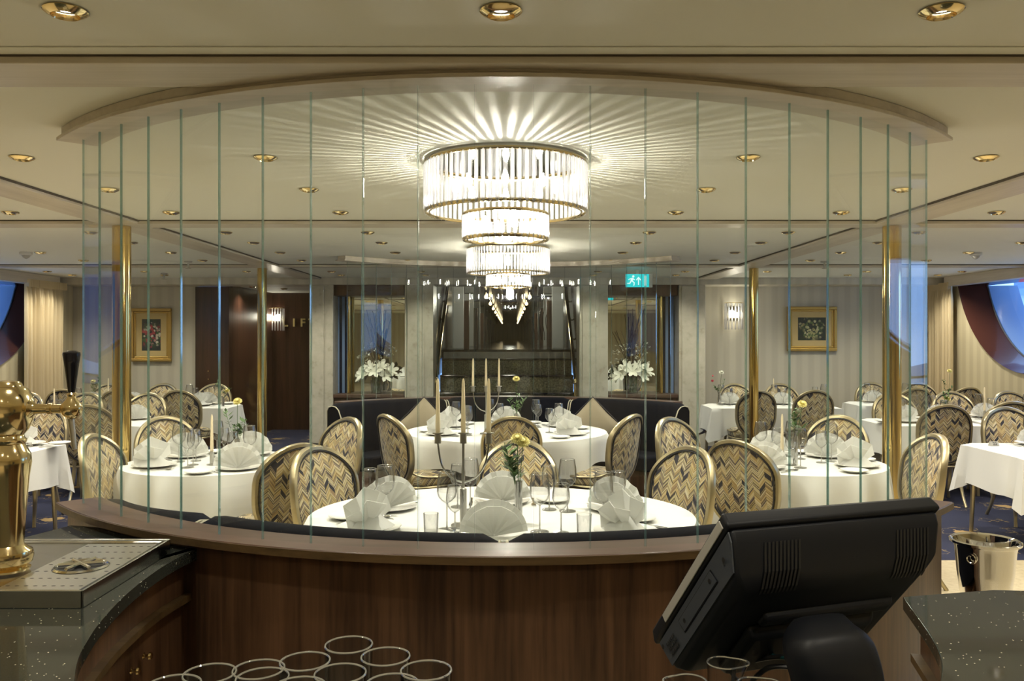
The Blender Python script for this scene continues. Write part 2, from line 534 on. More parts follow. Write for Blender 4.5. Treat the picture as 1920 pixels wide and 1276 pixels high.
MT['warmbulb'] = emit('small_bulb_glow', (1.0, 0.74, 0.42), 3.5)
MT['plastic'] = plain('black_plastic', (0.007, 0.008, 0.011), 0.5, spec=0.3)
MT['plasticgrey'] = plain('dark_grey_plastic', (0.050, 0.058, 0.072), 0.5)  # black plastic, greyed in colour for the light on the till's side
MT['blackgloss'] = plain('black_gloss', (0.008, 0.008, 0.012), 0.12)
MT['screenstrip'] = plain('pale_grey_trim', (0.42, 0.41, 0.37), 0.4)
MT['leaf'] = plain('leaf_green', (0.06, 0.13, 0.03), 0.5, var=0.4, bscale=20)
MT['petaly'] = plain('yellow_petal', (0.80, 0.72, 0.28), 0.6)
MT['petalw'] = plain('white_petal', (0.80, 0.80, 0.68), 0.6)
MT['petalr'] = plain('red_petal', (0.45, 0.02, 0.05), 0.6)
MT['twig'] = plain('twig', (0.06, 0.04, 0.025), 0.8)
MT['white'] = plain('white_plastic', (0.60, 0.60, 0.56), 0.5)
MT['whitepaint'] = plain('white_paint', (0.55, 0.55, 0.50), 0.5)
MT['ink'] = plain('black_ink', (0.01, 0.01, 0.01), 0.6)
MT['signcard'] = plain('silver_card', (0.45, 0.44, 0.40), 0.4, 0.3)
MT['reveal'] = plain('reveal_lacquer', (0.07, 0.026, 0.018), 0.16, coat=0.5)
MT['blueframe'] = plain('window_frame_paint', (0.22, 0.33, 0.55), 0.25)  # blue cast of the sky on the window ring, put into the base colour
MT['gilt'] = plain('gilt', (0.55, 0.36, 0.10), 0.35, 0.9, bump=0.5, bscale=60)
MT['mount'] = plain('tan_mount', (0.58, 0.43, 0.19), 0.7)
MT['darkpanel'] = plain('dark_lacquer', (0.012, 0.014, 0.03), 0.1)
MT['teal'] = emit('exit_sign_teal', (0.02, 0.50, 0.52), 1.3)
MT['signwhite'] = emit('exit_sign_white', (0.75, 1.0, 0.98), 1.1)
MT['greycurtain'] = plain('grey_curtain', (0.07, 0.06, 0.055), 0.9)
MT['letter'] = plain('pale_brass_letters', (0.62, 0.50, 0.22), 0.4, 0.4)
MT['cable'] = plain('cable_black', (0.012, 0.012, 0.014), 0.4)
MT['cableteal'] = plain('cable_teal', (0.01, 0.09, 0.10), 0.4)
MT['bluecap'] = plain('blue_connector', (0.02, 0.06, 0.5), 0.4)

# ------------------------------------------------------------ the setting
def struct(o): return tag(o, kind='structure')

BACK = 12.4
XR, XL = 6.3, -6.5
struct(G().box(-7.2, 7.0, 6.05, 18, -0.1, 0).obj('floor', MT['carpet'], smooth=0))
struct(G().box(-7.2, 7.0, -5, 6.05, -0.1, 0.0).obj('floor', MT['tile'], smooth=0))
ceiling = struct(G().box(-7.2, 7.0, -5, 12.4, CEIL, CEIL + 0.1).obj('ceiling', MT['ceiling'], smooth=0))

# flat veneer bands crossing the ceiling, each with a dark shadow gap beside it
ti = 1
def band(x0, x1, y0, y1, zb=CEIL - 0.028, along='x'):
    global ti
    g = G().box(x0, x1, y0, y1, zb, CEIL - 0.002)
    o = struct(g.obj('trim_%d' % ti, MT['band'] if along == 'x' else MT['bandy'], smooth=0, bevel=0.003)); ti += 1
    g = G()
    if along == 'x': g.box(x0, x1, y0 - 0.008, y0 - 0.001, CEIL - 0.008, CEIL - 0.001).box(x0, x1, y1 + 0.001, y1 + 0.008, CEIL - 0.006, CEIL - 0.001)
    else: g.box(x0 - 0.010, x0 - 0.001, y0, y1, CEIL - 0.012, CEIL - 0.001).box(x1 + 0.001, x1 + 0.010, y0, y1, CEIL - 0.012, CEIL - 0.001)
    g.obj('shadow_gap', MT['gap'], parent=o, smooth=0)
    return o
for y0, y1 in ((-1.6, -1.2), (2.51, 2.75), (6.06, 6.29), (9.73, 9.93)):
    band(-6.9, 6.8, y0, y1)
for s in (-1, 1):
    a, b = sorted((s * 2.69, s * 2.97))
    for y0, y1 in ((2.752, 6.058), (6.292, 9.728), (9.932, 11.88)):
        band(a, b, y0, y1, along='y')
# long thin joints in the longitudinal bands, and board joints
struct(G().box(-6.9, 6.7, 11.9, BACK, CEIL - 0.10, CEIL - 0.001).obj('trim_%d' % ti, MT['wall'], smooth=0, bevel=0.004)); ti += 1
# pale strip on the near side of the first cross band
struct(G().box(-6.9, 6.8, 2.443, 2.501, CEIL - 0.004, CEIL - 0.001).obj('trim_%d' % ti, MT['ceiling'], smooth=0)); ti += 1

# side walls with half-round windows
WC = [10.05, 5.6]
WR, WZ, WT = 1.675, 2.845, 2.335
HW = math.sqrt(WR * WR - (WZ - WT) ** 2)
def side_wall(name, X, sgn):
    ys = set([-5.0, BACK])
    for c in WC:
        for k in range(41):
            y = c - HW + 2 * HW * k / 40
            ys.add(round(max(-5, y), 4))
    ys = sorted(ys)
    def low(y):
        for c in WC:
            if abs(y - c) <= HW + 1e-3: return WZ - math.sqrt(max(0, WR * WR - (y - c) ** 2))
        return None
    g = G()
    for a, b in zip(ys, ys[1:]):
        m = (a + b) / 2
        inside = low(m) is not None
        if inside:
            za = min(WT, low(a) if low(a) is not None else WT); zb = min(WT, low(b) if low(b) is not None else WT)
            g.add([(X, a, 0), (X, b, 0), (X, b, zb), (X, a, za)], [(0, 1, 2, 3)])
            g.add([(X, a, WT), (X, b, WT), (X, b, CEIL), (X, a, CEIL)], [(0, 1, 2, 3)])
        else:
            g.add([(X, a, 0), (X, b, 0), (X, b, CEIL), (X, a, CEIL)], [(0, 1, 2, 3)])
    struct(g.obj(name, MT['wally'], smooth=0))
    for i, c in enumerate(WC):
        n = (i + 1) + (0 if sgn > 0 else 2)
        pts = []
        a0 = math.asin(HW / WR)
        for k in range(41):
            a = -a0 + 2 * a0 * k / 40
            pts.append((c + WR * sin(a), WZ - WR * cos(a)))
        D = 0.34
        g = G()
        # reveal boards: the curved sill and the flat head
        v = []; f = []
        K = len(pts)
        for (y, z) in pts: v += [(X - sgn * 0.02, y, z), (X + sgn * D, c + (y - c) * 0.93, z + 0.05 if z < WT - 0.06 else z)]
        for k in range(K - 1): f.append((2 * k, 2 * k + 1, 2 * k + 3, 2 * k + 2))
        g.add(v, f)
        w = struct(g.obj('window_%d' % n, MT['reveal']))
        G().box(min(X - sgn * 0.02, X + sgn * D), max(X - sgn * 0.02, X + sgn * D), c - HW, c + HW, WT, WT + 0.02).obj('window_head', MT['reveal'], parent=w, smooth=0)
        # inner ring, blue of the sky light put into its colour
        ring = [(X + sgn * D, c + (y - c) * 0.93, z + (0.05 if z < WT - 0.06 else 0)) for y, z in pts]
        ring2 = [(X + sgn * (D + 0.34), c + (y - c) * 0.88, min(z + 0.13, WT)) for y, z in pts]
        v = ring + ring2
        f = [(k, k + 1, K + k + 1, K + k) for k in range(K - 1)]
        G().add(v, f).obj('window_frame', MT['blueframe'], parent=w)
        G().tube([(x - sgn * 0.01, y, z) for x, y, z in ring], 0.012, 6).obj('window_seal', MT['plasticgrey'], parent=w)
        gl = [(X + sgn * (D - 0.005), y, z) for x, y, z in ring]
        G().add(gl, [tuple(range(K))]).obj('window_pane', MT['pane'], parent=w, smooth=0)
    # pelmet above the windows
    x0, x1 = sorted((X - sgn * 0.16, X - sgn * 0.001))
    struct(G().box(x0, x1, -4.9, 11.75, WT, CEIL - 0.002).obj('trim_%d' % (20 + (sgn > 0)), MT['bandy'], smooth=0, bevel=0.004))
side_wall('wall_right', XR, 1)
side_wall('wall_left', XL, -1)
struct(G().box(-7, 7, -5.1, -5.0, 0, CEIL).obj('wall_behind', MT['wall'], smooth=0))

# back wall segments
def wallseg(name, x0, x1, z0=0, z1=CEIL, m='wall', y0=BACK, y1=BACK + 0.1):
    return struct(G().box(x0, x1, y0, y1, z0, z1).obj(name, MT[m], smooth=0))
wallseg('wall_back', XL, -4.66)
wallseg('wall_back', 2.78, XR)
wallseg('wall_back', -2.62, -1.42, m='walnut')
wallseg('wall_back', 1.33, 2.55, m='walnut')
struct(G().box(-4.66, -4.16, 12.35, 12.5, 0, 2.37).obj('door_1', MT['darkwalnut'], smooth=0, bevel=0.004))
# lobby recess behind the wood panel, with walnut walls and its own ceiling
struct(G().box(-4.20, -2.5, 14.6, 14.7, 0, 2.6).obj('wall_lobby', MT['darkwalnut'], smooth=0))
struct(G().box(-4.26, -4.16, 12.5, 14.6, 0, 2.6).obj('wall_lobby', MT['darkwalnut'], smooth=0))
struct(G().box(-2.6, -2.5, 12.5, 14.6, 0, 2.6).obj('wall_lobby', MT['darkwalnut'], smooth=0))
struct(G().box(-4.26, -2.5, 12.4, 14.7, 2.40, 2.5).obj('ceiling_lobby', MT['ceiling'], smooth=0))
# knobs on the panel door
G().lathe([(0.0, -0.02), (0.012, -0.015), (0.014, 0.0), (0.006, 0.02)], 10, M=Matrix.Translation((-4.45, 12.32, 1.12)) @ Matrix.Rotation(PI / 2, 4, 'X')).obj('door_knob', MT['brass'], parent=bpy.data.objects['door_1'])
G().lathe([(0.0, -0.02), (0.012, -0.015), (0.014, 0.0), (0.006, 0.02)], 10, M=Matrix.Translation((-4.45, 12.32, 1.0)) @ Matrix.Rotation(PI / 2, 4, 'X')).obj('door_knob', MT['brass'], parent=bpy.data.objects['door_1'])
# marble pilasters
pn = 0
for x0, x1 in ((-2.87, -2.53), (-1.50, -1.09), (1.01, 1.42), (2.44, 2.82)):
    pn += 1
    o = struct(G().box(x0, x1, 11.95, 12.5, 0, CEIL - 0.001).obj('wall_pilaster', MT['marble'], smooth=0, bevel=0.006))
    G().box(x0 + 0.04, x1 - 0.13, 11.93, 11.951, 0.1, CEIL - 0.12).obj('pilaster_panel', MT['marble'], parent=o, smooth=0, bevel=0.006)

# mirrors between the pilasters: walnut header, ledge, side strips, brass post
for s, x0, x1 in ((-1, -2.55, -1.51), (1, 1.43, 2.43)):
    side = 'left' if s < 0 else 'right'
    t = thing('alcove_mirror', 'tall wall mirror between cream marble pilasters, %s of the dark staircase' % side, 'mirror', (0, 0, 0))
    G().box(x0, x1, 12.34, 12.36, 0.80, 2.22).obj('mirror_glass', MT['mirror'], parent=t, smooth=0)
    xo = x0 if s < 0 else x1
    a, b = sorted((xo, xo - s * 0.16))
    for k, mm in enumerate(('blueframe', 'darkpanel', 'blueframe', 'darkpanel')):
        G().box(min(xo - s * 0.04 * k, xo - s * 0.04 * (k + 1)), max(xo - s * 0.04 * k, xo - s * 0.04 * (k + 1)), 12.30, 12.339, 0.80, 2.22).obj('side_strip', MT[mm], parent=t, smooth=0)
    px = xo - s * 0.20
    G().lathe([(0.028, 0.80), (0.028, 2.22)], 14, c=(px, 12.2, 0)).obj('brass_post', MT['brassdark'], parent=t)
    h = struct(G().box(x0, x1, 12.0, 12.36, 2.221, 2.43).obj('trim_%d' % (30 + pn), MT['walnut'], smooth=0, bevel=0.004)); pn += 1
    struct(G().box(x0, x1, 11.96, 12.36, 0.75, 0.799).obj('trim_%d' % (30 + pn), MT['walnutx'], smooth=0, bevel=0.004)); pn += 1
    struct(G().box(x0, x1, 12.0, 12.36, 0.0, 0.749).obj('wall_alcove', MT['walnut'], smooth=0))

# staircase rising to a built hall that stands in for mirror reflections
st = struct(G().box(-1.085, 1.005, 12.2, 12.25, 0, 0.75).obj('wall_stair_front', MT['greenmarble'], smooth=0))
steps = thing('staircase', 'dark speckled marble staircase rising behind the second round booth', 'staircase', (0, 12.3, 0))
zt = 0.53
for k in range(4):
    z0, z1, y0 = zt + 0.25 * (k - 1), zt + 0.25 * k, 0.35 * k
    G().box(-1.08, 1.0, y0, y0 + 0.5, max(0, z0), z1 - 0.03).obj('riser', MT['greenmarble'], parent=steps, smooth=0)
    G().box(-1.08, 1.0, y0 - 0.03, y0 + 0.5, z1 - 0.03, z1).obj('tread', MT['blackgloss'], parent=steps, smooth=0, bevel=0.006)
ZL = zt + 0.75 + 0.10
G().box(-1.08, 1.0, 1.36, 1.42, ZL - 0.13, ZL).obj('landing_edge', MT['marble'], parent=steps, smooth=0)
struct(G().box(-1.6, 1.5, 13.72, 60, ZL - 0.1, ZL + 0.04).obj('floor_landing', MT['blackgloss'], smooth=0))  # runs on past the landing as floor of the mirrored hall
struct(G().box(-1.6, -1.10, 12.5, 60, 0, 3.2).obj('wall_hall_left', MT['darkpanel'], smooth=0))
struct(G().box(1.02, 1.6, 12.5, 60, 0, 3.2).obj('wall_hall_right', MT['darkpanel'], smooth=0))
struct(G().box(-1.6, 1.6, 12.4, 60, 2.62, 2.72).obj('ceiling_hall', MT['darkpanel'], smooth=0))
struct(G().box(-1.6, 1.6, 60, 60.1, 0, 3.2).obj('wall_hall_end', MT['walnut'], smooth=0))
for s in (-1, 1):
    side = 'left' if s < 0 else 'right'
    for k in range(9):
        y = 15.0 + k * 4.0
        a, b = sorted((s * 1.0, s * 0.80))
        o = struct(G().box(a - 0.03, b - 0.03, y, y + 0.16, ZL + 0.041, 2.61).obj('trim_%d' % (50 + k + (20 if s > 0 else 0)), MT['whitepaint'], smooth=0, bevel=0.006))
        a, b = sorted((s * 1.0, s * 0.72))
        G().box(a - 0.03, b - 0.03, y + 0.4, y + 0.5, ZL + 0.042, 2.3).obj('wood_panel', MT['walnut'], parent=o, smooth=0)
    # brass handrails
    t = thing('stair_handrail', 'slanting polished brass handrail on the %s side of the dark staircase' % side, 'handrail')
    X = s * 1.03 - 0.05
    p0, p1 = Vector((X, 12.25, 1.0)), Vector((X + s * -0.02, 14.4, 2.57))
    G().tube([p0, p1], 0.028, 12).obj('rail', MT['brass'], parent=t)
    G().lathe([(0.03, 0.75), (0.03, 0.93), (0.045, 0.95), (0.045, 0.99), (0.02, 1.03), (0.0, 1.04)], 14, c=(X, 12.235, 0)).obj('newel_cap', MT['brass'], parent=t)
    for k in range(1, 5):
        q = p0.lerp(p1, k / 5)
        G().tube([q, (q.x + s * 0.05, q.y, q.z - 0.05)], 0.012, 6).obj('bracket', MT['brass'], parent=t)
hl = G().lathe([(0.0, -0.05), (0.03, -0.045), (0.045, -0.01), (0.03, 0.03), (0.008, 0.05), (0.008, 0.09)], 10)
ho = hl.obj('hall_pendant', MT['warmbulb'])  # lamp images of the mirror, built as solid lamps
tag(ho, 'x', 'lamp', 'pendant lamps along the dark hall above the stairs')
hp = Proto(ho)
names = ['nearest', 'second', 'third', 'fourth', 'fifth', 'sixth', 'seventh', 'eighth', 'ninth', 'farthest']
for s in (-1, 1):
    for k in range(10):
        hp.put((s * 0.47 - 0.04, 18.0 + k * 3.7, 2.50), 0, '%s glowing pendant lamp of the %s row in the dark stair hall' % (names[k], 'left' if s < 0 else 'right'), 'pendant lamps along the dark hall above the stairs')
ld = bpy.data.lights.new('hall_glow', 'POINT'); ld.energy = 22; ld.color = WARM; ld.shadow_soft_size = 0.1
for yy in (14.2, 17.8, 23):
    lo = bpy.data.objects.new('hall_glow', ld); lo.location = (0, yy, 2.4); COL.objects.link(lo)

# iron screen at the right of the hall
t = thing('iron_screen', 'black wrought iron scroll screen at the right of the stair hall', 'screen')
G().box(0.42, 0.78, 15.4, 15.42, 2.36, 2.38).obj('rail', MT['blackgloss'], parent=t, smooth=0)
for k in range(6):
    x = 0.45 + k * 0.06
    G().tube([(x + 0.02 * sin(q * PI / 3), 15.41, 2.37 - q * 0.1) for q in range(9)], 0.006, 5).obj('scroll_bar', MT['blackgloss'], parent=t)

# columns
for i, (x, y, r, lab) in enumerate(((-2.87, 6.19, 0.066, 'left side, nearer of two, beside the round table'), (-2.95, 9.95, 0.055, 'left side, farther of two, near the wood lobby'),
                                   (2.86, 6.19, 0.066, 'right side, nearer of two, beside the round table'), (2.93, 9.95, 0.055, 'right side, farther of two, before the cream wall'))):
    t = thing('brass_column', 'polished brass column from floor to ceiling, ' + lab, 'column', (x, y, 0), 0, 'round brass columns')
    G().lathe([(r, 0.02), (r, CEIL - 0.03)], 28).obj('shaft', MT['brassdark'], parent=t)
    G().lathe([(r * 1.5, 0.0), (r * 1.5, 0.02), (r * 1.1, 0.05)], 28).obj('base_collar', MT['brass'], parent=t)

# ------------------------------------------------------------ outside
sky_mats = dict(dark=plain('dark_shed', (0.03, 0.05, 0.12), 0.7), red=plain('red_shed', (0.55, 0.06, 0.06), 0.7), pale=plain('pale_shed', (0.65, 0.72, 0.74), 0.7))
for s in (-1, 1):
    X = s * 20; Y0 = 26 if s > 0 else -20
    t = thing('quay_building', 'long quayside shed of %s walls outside the %s window' % (('red and pale', 'right') if s > 0 else ('blue shaded', 'left')), 'building')
    a, b = sorted((X, X + s * 6))
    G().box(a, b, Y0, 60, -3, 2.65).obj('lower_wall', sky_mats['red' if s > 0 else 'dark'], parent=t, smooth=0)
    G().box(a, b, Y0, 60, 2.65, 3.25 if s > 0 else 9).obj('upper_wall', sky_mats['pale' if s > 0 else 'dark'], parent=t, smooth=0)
    G().box(a + (0.3 if s < 0 else -0.3), b, Y0, 60, 3.25, 3.5).obj('roof_edge', MT['blueframe'], parent=t, smooth=0)
    for k in range(8):
        G().box(a + 1, a + 1.6, 26 + k * 4, 26.7 + k * 4, 3.5, 3.9).obj('vent', MT['blueframe'], parent=t, smooth=0)

# ------------------------------------------------------------ booths
PHI = 0.0781
def booth(cyy, sgn, which):
    c = (0.0, cyy)
    A = 0.862
    t = thing('curved_partition', 'curved walnut partition carrying tall clear glass panes, %s' % which, 'partition')
    G().arcwall(c, 2.27, 2.375, 0, 0.918, -A + 0.01, A - 0.01, sgn, 64).obj('wood_panel', MT['walnut'], parent=t)
    G().arcwall(c, 2.24, 2.412, 0.919, 0.948, -A, A, sgn, 64, mi=0).obj('top_rail', MT['walnutx'], parent=t, bevel=0.003)
    G().arcwall(c, 2.4125, 2.416, 0.920, 0.945, -A, A, sgn, 64).obj('rail_edging', MT['edge'], parent=t)
    W = 2 * 2.336 * math.tan(PHI / 2) - 0.004
    g = G(); h = 0.004
    g.box(-W / 2, W / 2, -h, h, 0.945, 2.428, 0)
    g.m[-6:] = [1, 1, 0, 1, 0, 1]
    first = g.obj('glass_pane', [MT['pane'], MT['paneedge']], parent=t, smooth=0)
    for k in range(-10, 11):
        a = k * PHI + 0.002
        o = first if k == -10 else first.copy()
        if k != -10: COL.objects.link(o)
        o.location = (2.336 * sin(a), cyy - sgn * 2.336 * cos(a), 0)
        o.rotation_euler = (0, 0, sgn * a)
    # valance under the ceiling
    v = thing('curved_valance', 'pale veneer curved valance holding the glass tops, %s' % which, 'valance')
    G().arcwall(c, 2.265, 2.40, 2.4345, CEIL - 0.001, -0.85, 0.85, sgn, 64).obj('valance_board', MT['band'], parent=v, bevel=0.002)
    G().arcwall(c, 2.255, 2.415, 2.420, 2.434, -0.857, 0.857, sgn, 64).obj('valance_lip', MT['band'], parent=v, bevel=0.002)
    return t
booth(4.968, 1, 'front booth facing the bar')
booth(7.19, -1, 'rear booth before the staircase')

# banquettes
def banquette(cyy, sgn, which, secs):
    for (a0, a1, lab) in secs:
        t = thing('banquette_section', 'navy velvet curved banquette section, %s %s' % (lab, which), 'banquette', (0, 0, 0), 0, 'curved banquette sections ' + which)
        # rounded back
        prof = [(1.99, 0.42), (1.985, 0.60), (2.02, 0.80), (2.06, 0.915), (2.10, 0.945), (2.15, 0.953), (2.20, 0.940), (2.225, 0.90), (2.225, 0.42)]
        n = 20
        def pt(a, R, z):
            return (R * sin(a), cyy - sgn * R * cos(a), z)
        v = []; f = []
        K = len(prof)
        for i in range(n + 1):
            a = a0 + 0.006 + (a1 - a0 - 0.012) * i / n
            e = min(i, n - i) / n
            drop = 0.03 * max(0, 1 - e / 0.06) ** 2
            drop += 0.075 * max(0, abs(a) - 0.56) / 0.47 if sgn > 0 else 0
            for R, z in prof: v.append(pt(a, R, z - (drop if z > 0.8 else 0)))
        for i in range(n):
            for k in range(K - 1): f.append((i * K + k, (i + 1) * K + k, (i + 1) * K + k + 1, i * K + k + 1))
        f.append(tuple(range(K))); f.append(tuple(n * K + k for k in range(K))[::-1])
        G().add(v, f).obj('back_cushion', MT['navy'], parent=t, smooth=50)
        for i, a in ((0, a0 + 0.006), (1, a1 - 0.006)):
            G().tube([pt(a, R, z + 0.002 - ((0.03 + (0.075 * max(0, abs(a) - 0.56) / 0.47 if sgn > 0 else 0)) if z > 0.8 else 0)) for R, z in prof], 0.006, 6).obj('piping', MT['piping'], parent=t)
        G().arcwall((0, cyy), 1.62, 2.0, 0.30, 0.45, a0 + 0.01, a1 - 0.01, sgn, 16).obj('seat_cushion', MT['navy'], parent=t, bevel=0.02)
        G().arcwall((0, cyy), 1.66, 2.2, 0.0, 0.298, a0 + 0.01, a1 - 0.01, sgn, 16).obj('plinth', MT['walnut'], parent=t)
banquette(4.968, 1, 'behind the front glass partition', [(-1.03, -0.56, 'leftmost'), (-0.56, 0.0, 'left of centre'), (0.0, 0.56, 'right of centre'), (0.56, 1.03, 'rightmost')])
banquette(7.19, -1, 'round the rear central table', [(-0.98, -0.33, 'left'), (-0.33, 0.33, 'middle'), (0.33, 0.98, 'right')])

# ------------------------------------------------------------ chandeliers
def rod_mesh(w, L):
    g = G()
    n = 6
    v = [(0, 0, 0)]
    for z, r in ((-0.012, w / 2), (-L + 0.014, w / 2)):
        for k in range(n):
            a = 2 * PI * k / n
            v.append((r * cos(a), r * 0.7 * sin(a), z))
    v.append((0, 0, -L))
    f = [(0, 1 + (k + 1) % n, 1 + k) for k in range(n)]
    f += [(1 + k, 1 + (k + 1) % n, 1 + n + (k + 1) % n, 1 + n + k) for k in range(n)]
    f += [(1 + n + k, 1 + n + (k + 1) % n, 2 * n + 1) for k in range(n)]
    return g.add(v, f)

def chandelier(y, lab):
    t = thing('crystal_chandelier', lab, 'chandelier', (0, y, CEIL), 0, 'two-tier crystal chandeliers')
    G().lathe([(0.372, 0.0), (0.372, -0.018), (0.10, -0.022), (0.0, -0.022)], 32).obj('ceiling_plate', MT['chrome'], parent=t)
    bulbs = []
    for (R, z0, z1, n, w) in ((0.385, -0.022, -0.262, 76, 0.019), (0.203, -0.262, -0.392, 42, 0.018)):
        for zz in (z1 + 0.012, z0):
            ring = G().tube([(R * cos(2 * PI * k / 48), R * sin(2 * PI * k / 48), zz) for k in range(48)], 0.0065, 6, closed=True, flat=1.3).obj('brass_ring', MT['brass'], parent=t)
        G().tube([((R - 0.018) * cos(2 * PI * k / 48), (R - 0.018) * sin(2 * PI * k / 48), z1 + 0.008) for k in range(48)], 0.004, 6, closed=True).obj('inner_ring', MT['brass'], parent=t)
        first = rod_mesh(w, z0 - z1).obj('crystal_rod', MT['crystal'], parent=ring, smooth=0)
        for k in range(n):
            o = first if k == 0 else first.copy()
            if k: COL.objects.link(o)
            a = 2 * PI * k / n
            o.location = (R * 1.012 * cos(a), R * 1.012 * sin(a), z0); o.rotation_euler = (0, 0, a + PI / 2)
    bm = G().lathe([(0.0, -0.03), (0.014, -0.022), (0.018, 0.0), (0.012, 0.018), (0.008, 0.035)], 10)
    first = bm.obj('bulb', MT['bulb'], parent=t)
    pos = [(0.24 * cos(2 * PI * k / 8), 0.24 * sin(2 * PI * k / 8), -0.13) for k in range(8)] + [(0.11 * cos(2 * PI * k / 4 + .4), 0.11 * sin(2 * PI * k / 4 + .4), -0.31) for k in range(4)]
    for k, p in enumerate(pos):
        o = first if k == 0 else first.copy()
        if k: COL.objects.link(o)
        o.location = p
    ld = bpy.data.lights.new('chandelier_light', 'POINT'); ld.energy = BULB_W; ld.color = (1, 0.93, 0.80); ld.shadow_soft_size = 0.012
    for p in ((0, 0, -0.15), (0, 0, -0.33)):
        lo = bpy.data.objects.new('chandelier_light', ld); lo.location = p; lo.parent = t; COL.objects.link(lo)
chandelier(4.02, 'nearer large two-tier crystal chandelier above the front round table')
chandelier(7.85, 'farther two-tier crystal chandelier above the rear central table')

# ------------------------------------------------------------ downlights
dl = thing('recessed_downlight', 'x', 'downlight')
G().lathe([(0.054, 0.0), (0.056, -0.004), (0.050, -0.009), (0.036, -0.016), (0.033, -0.006), (0.031, 0.012), (0.054, 0.012)], 24, cap=False).obj('brass_ring', MT['brass'], parent=dl, smooth=25)
G().lathe([(0.0, 0.000), (0.020, 0.001), (0.0325, 0.004)], 20, cap=False).obj('lens', MT['lamp'], parent=dl)
sl = bpy.data.lights.new('downlight_beam', 'SPOT'); sl.energy = DOWNLIGHT_W; sl.color = WARM; sl.spot_size = math.radians(136); sl.spot_blend = 0.9; sl.shadow_soft_size = 0.03
so = bpy.data.objects.new('beam', sl); so.location = (0, 0, -0.03); COL.objects.link(so); so.parent = dl
DP = Proto(dl)
cols = [(-5.96, 'outermost left'), (-4.7, 'second column from the left wall'), (-3.386, 'third column from the left wall'), (-2.29, 'fourth column from the left wall'), (-1.136, 'column just left of the chandeliers'), (0.0, 'centre line'),
        (1.149, 'column just right of the chandeliers'), (2.276, 'fourth column from the right wall'), (3.335, 'third column from the right wall'), (4.62, 'second column from the right wall'), (5.85, 'outermost right')]
rows = [(-3.2, 'farthest row behind the bar'), (-1.4, 'second row behind the bar'), (0.45, 'row above the bar'), (2.17, 'nearest row before the glass'), (3.94, 'first row beyond the glass'), (4.79, 'second row beyond the glass'), (5.67, 'third row beyond the glass'), (6.75, 'fourth row beyond the glass'),  # both rows behind the bar are unseen, added as front fill
        (7.48, 'fifth row beyond the glass'), (8.35, 'sixth row beyond the glass'), (9.2, 'seventh row beyond the glass'), (10.74, 'eighth row, past the far ceiling band'), (11.35, 'ninth row, nearest the back wall')]
for (y, rn) in rows:
    for (x, cn) in cols:
        if abs(x) < 0.1 and y > 2.2: continue
        if abs(abs(x) - 1.14) > 0.1 and y == 2.17 and abs(x) > 0.1: continue
        if abs(x) > 5.5 and y < 8: continue
        if abs(x) > 4.4 and y < 3.5: continue
        if y < 1 and abs(x) > 3.5: continue
        DP.put((x, y, CEIL - 0.001), 0, 'brass ringed downlight, %s, %s' % (rn, cn), 'brass ringed recessed downlights')
for k, (x, y) in enumerate(((-3.95, 12.8), (-3.6, 13.3), (-3.2, 13.8))):
    DP.put((x, y, 2.399), 0, 'small downlight in the dark lobby ceiling, %s' % ('nearest', 'middle', 'farthest')[k], 'lobby downlights')

# smoke detectors, sprinklers
sd = thing('smoke_detector', 'x', 'smoke detector')
G().lathe([(0.058, 0), (0.058, -0.022), (0.048, -0.03)], 24).obj('housing', MT['white'], parent=sd)
G().lathe([(0.042, -0.031), (0.03, -0.052), (0.008, -0.066), (0, -0.067)], 20).obj('sensor_cone', MT['screenstrip'], parent=sd)
SD = Proto(sd)
SD.put((-4.84, 8.35, CEIL - 0.001), 0, 'white cone smoke detector on the left side of the ceiling')
SD.put((4.72, 8.4, CEIL - 0.001), 0, 'white cone smoke detector on the right side of the ceiling')
sp = thing('sprinkler_head', 'x', 'sprinkler')
G().lathe([(0.045, 0), (0.042, -0.012), (0.02, -0.018)], 16).obj('cover', MT['screenstrip'], parent=sp)
G().tube([(0, 0, -0.015), (0, 0, -0.075)], 0.012, 8).lathe([(0.03, -0.08), (0.03, -0.076)], 12).obj('nozzle', MT['steel'], parent=sp)
SP = Proto(sp)
for x, y, lb in ((-3.6, 9.35, 'left, near the far band'), (-4.6, 11.1, 'left, past the far band'), (3.55, 9.35, 'right, near the far band')):
    SP.put((x, y, CEIL - 0.001), 0, 'small chrome sprinkler head on the ceiling, ' + lb)

# ------------------------------------------------------------ exit sign
t = thing('exit_sign', 'lit teal emergency exit sign with running figure and upward arrow', 'sign', (1.62, 10.5, 2.335))
G().box(-0.145, 0.145, -0.012, 0.012, -0.082, 0.082).obj('teal_panel', MT['teal'], parent=t, smooth=0)
G().box(0.15, 0.19, -0.02, 0.02, -0.085, 0.085).obj('end_bracket', MT['white'], parent=t, smooth=0)
G().box(-0.02, 0.02, -0.01, 0.01, 0.0825, 0.138).obj('hanger', MT['white'], parent=t, smooth=0)
g = G()
def flat(pts, mi=0): g.prism([(x, z) for x, z in pts], 0, 0.004, mi, M=Matrix.Translation((0, -0.0125, 0)) @ Matrix.Rotation(PI / 2, 4, 'X'))
flat([(-0.052 + 0.015 * cos(a * PI / 5), 0.052 + 0.015 * sin(a * PI / 5)) for a in range(10)])
flat([(-0.085, 0.03), (-0.055, 0.036), (-0.045, 0.02), (-0.065, -0.012), (-0.085, -0.002)])
flat([(-0.085, 0.03), (-0.115, 0.015), (-0.11, 0.008), (-0.083, 0.02)])
flat([(-0.05, 0.028), (-0.028, 0.01), (-0.033, 0.004), (-0.055, 0.017)])
flat([(-0.085, -0.002), (-0.10, -0.03), (-0.13, -0.03), (-0.13, -0.04), (-0.092, -0.042), (-0.07, -0.006)])
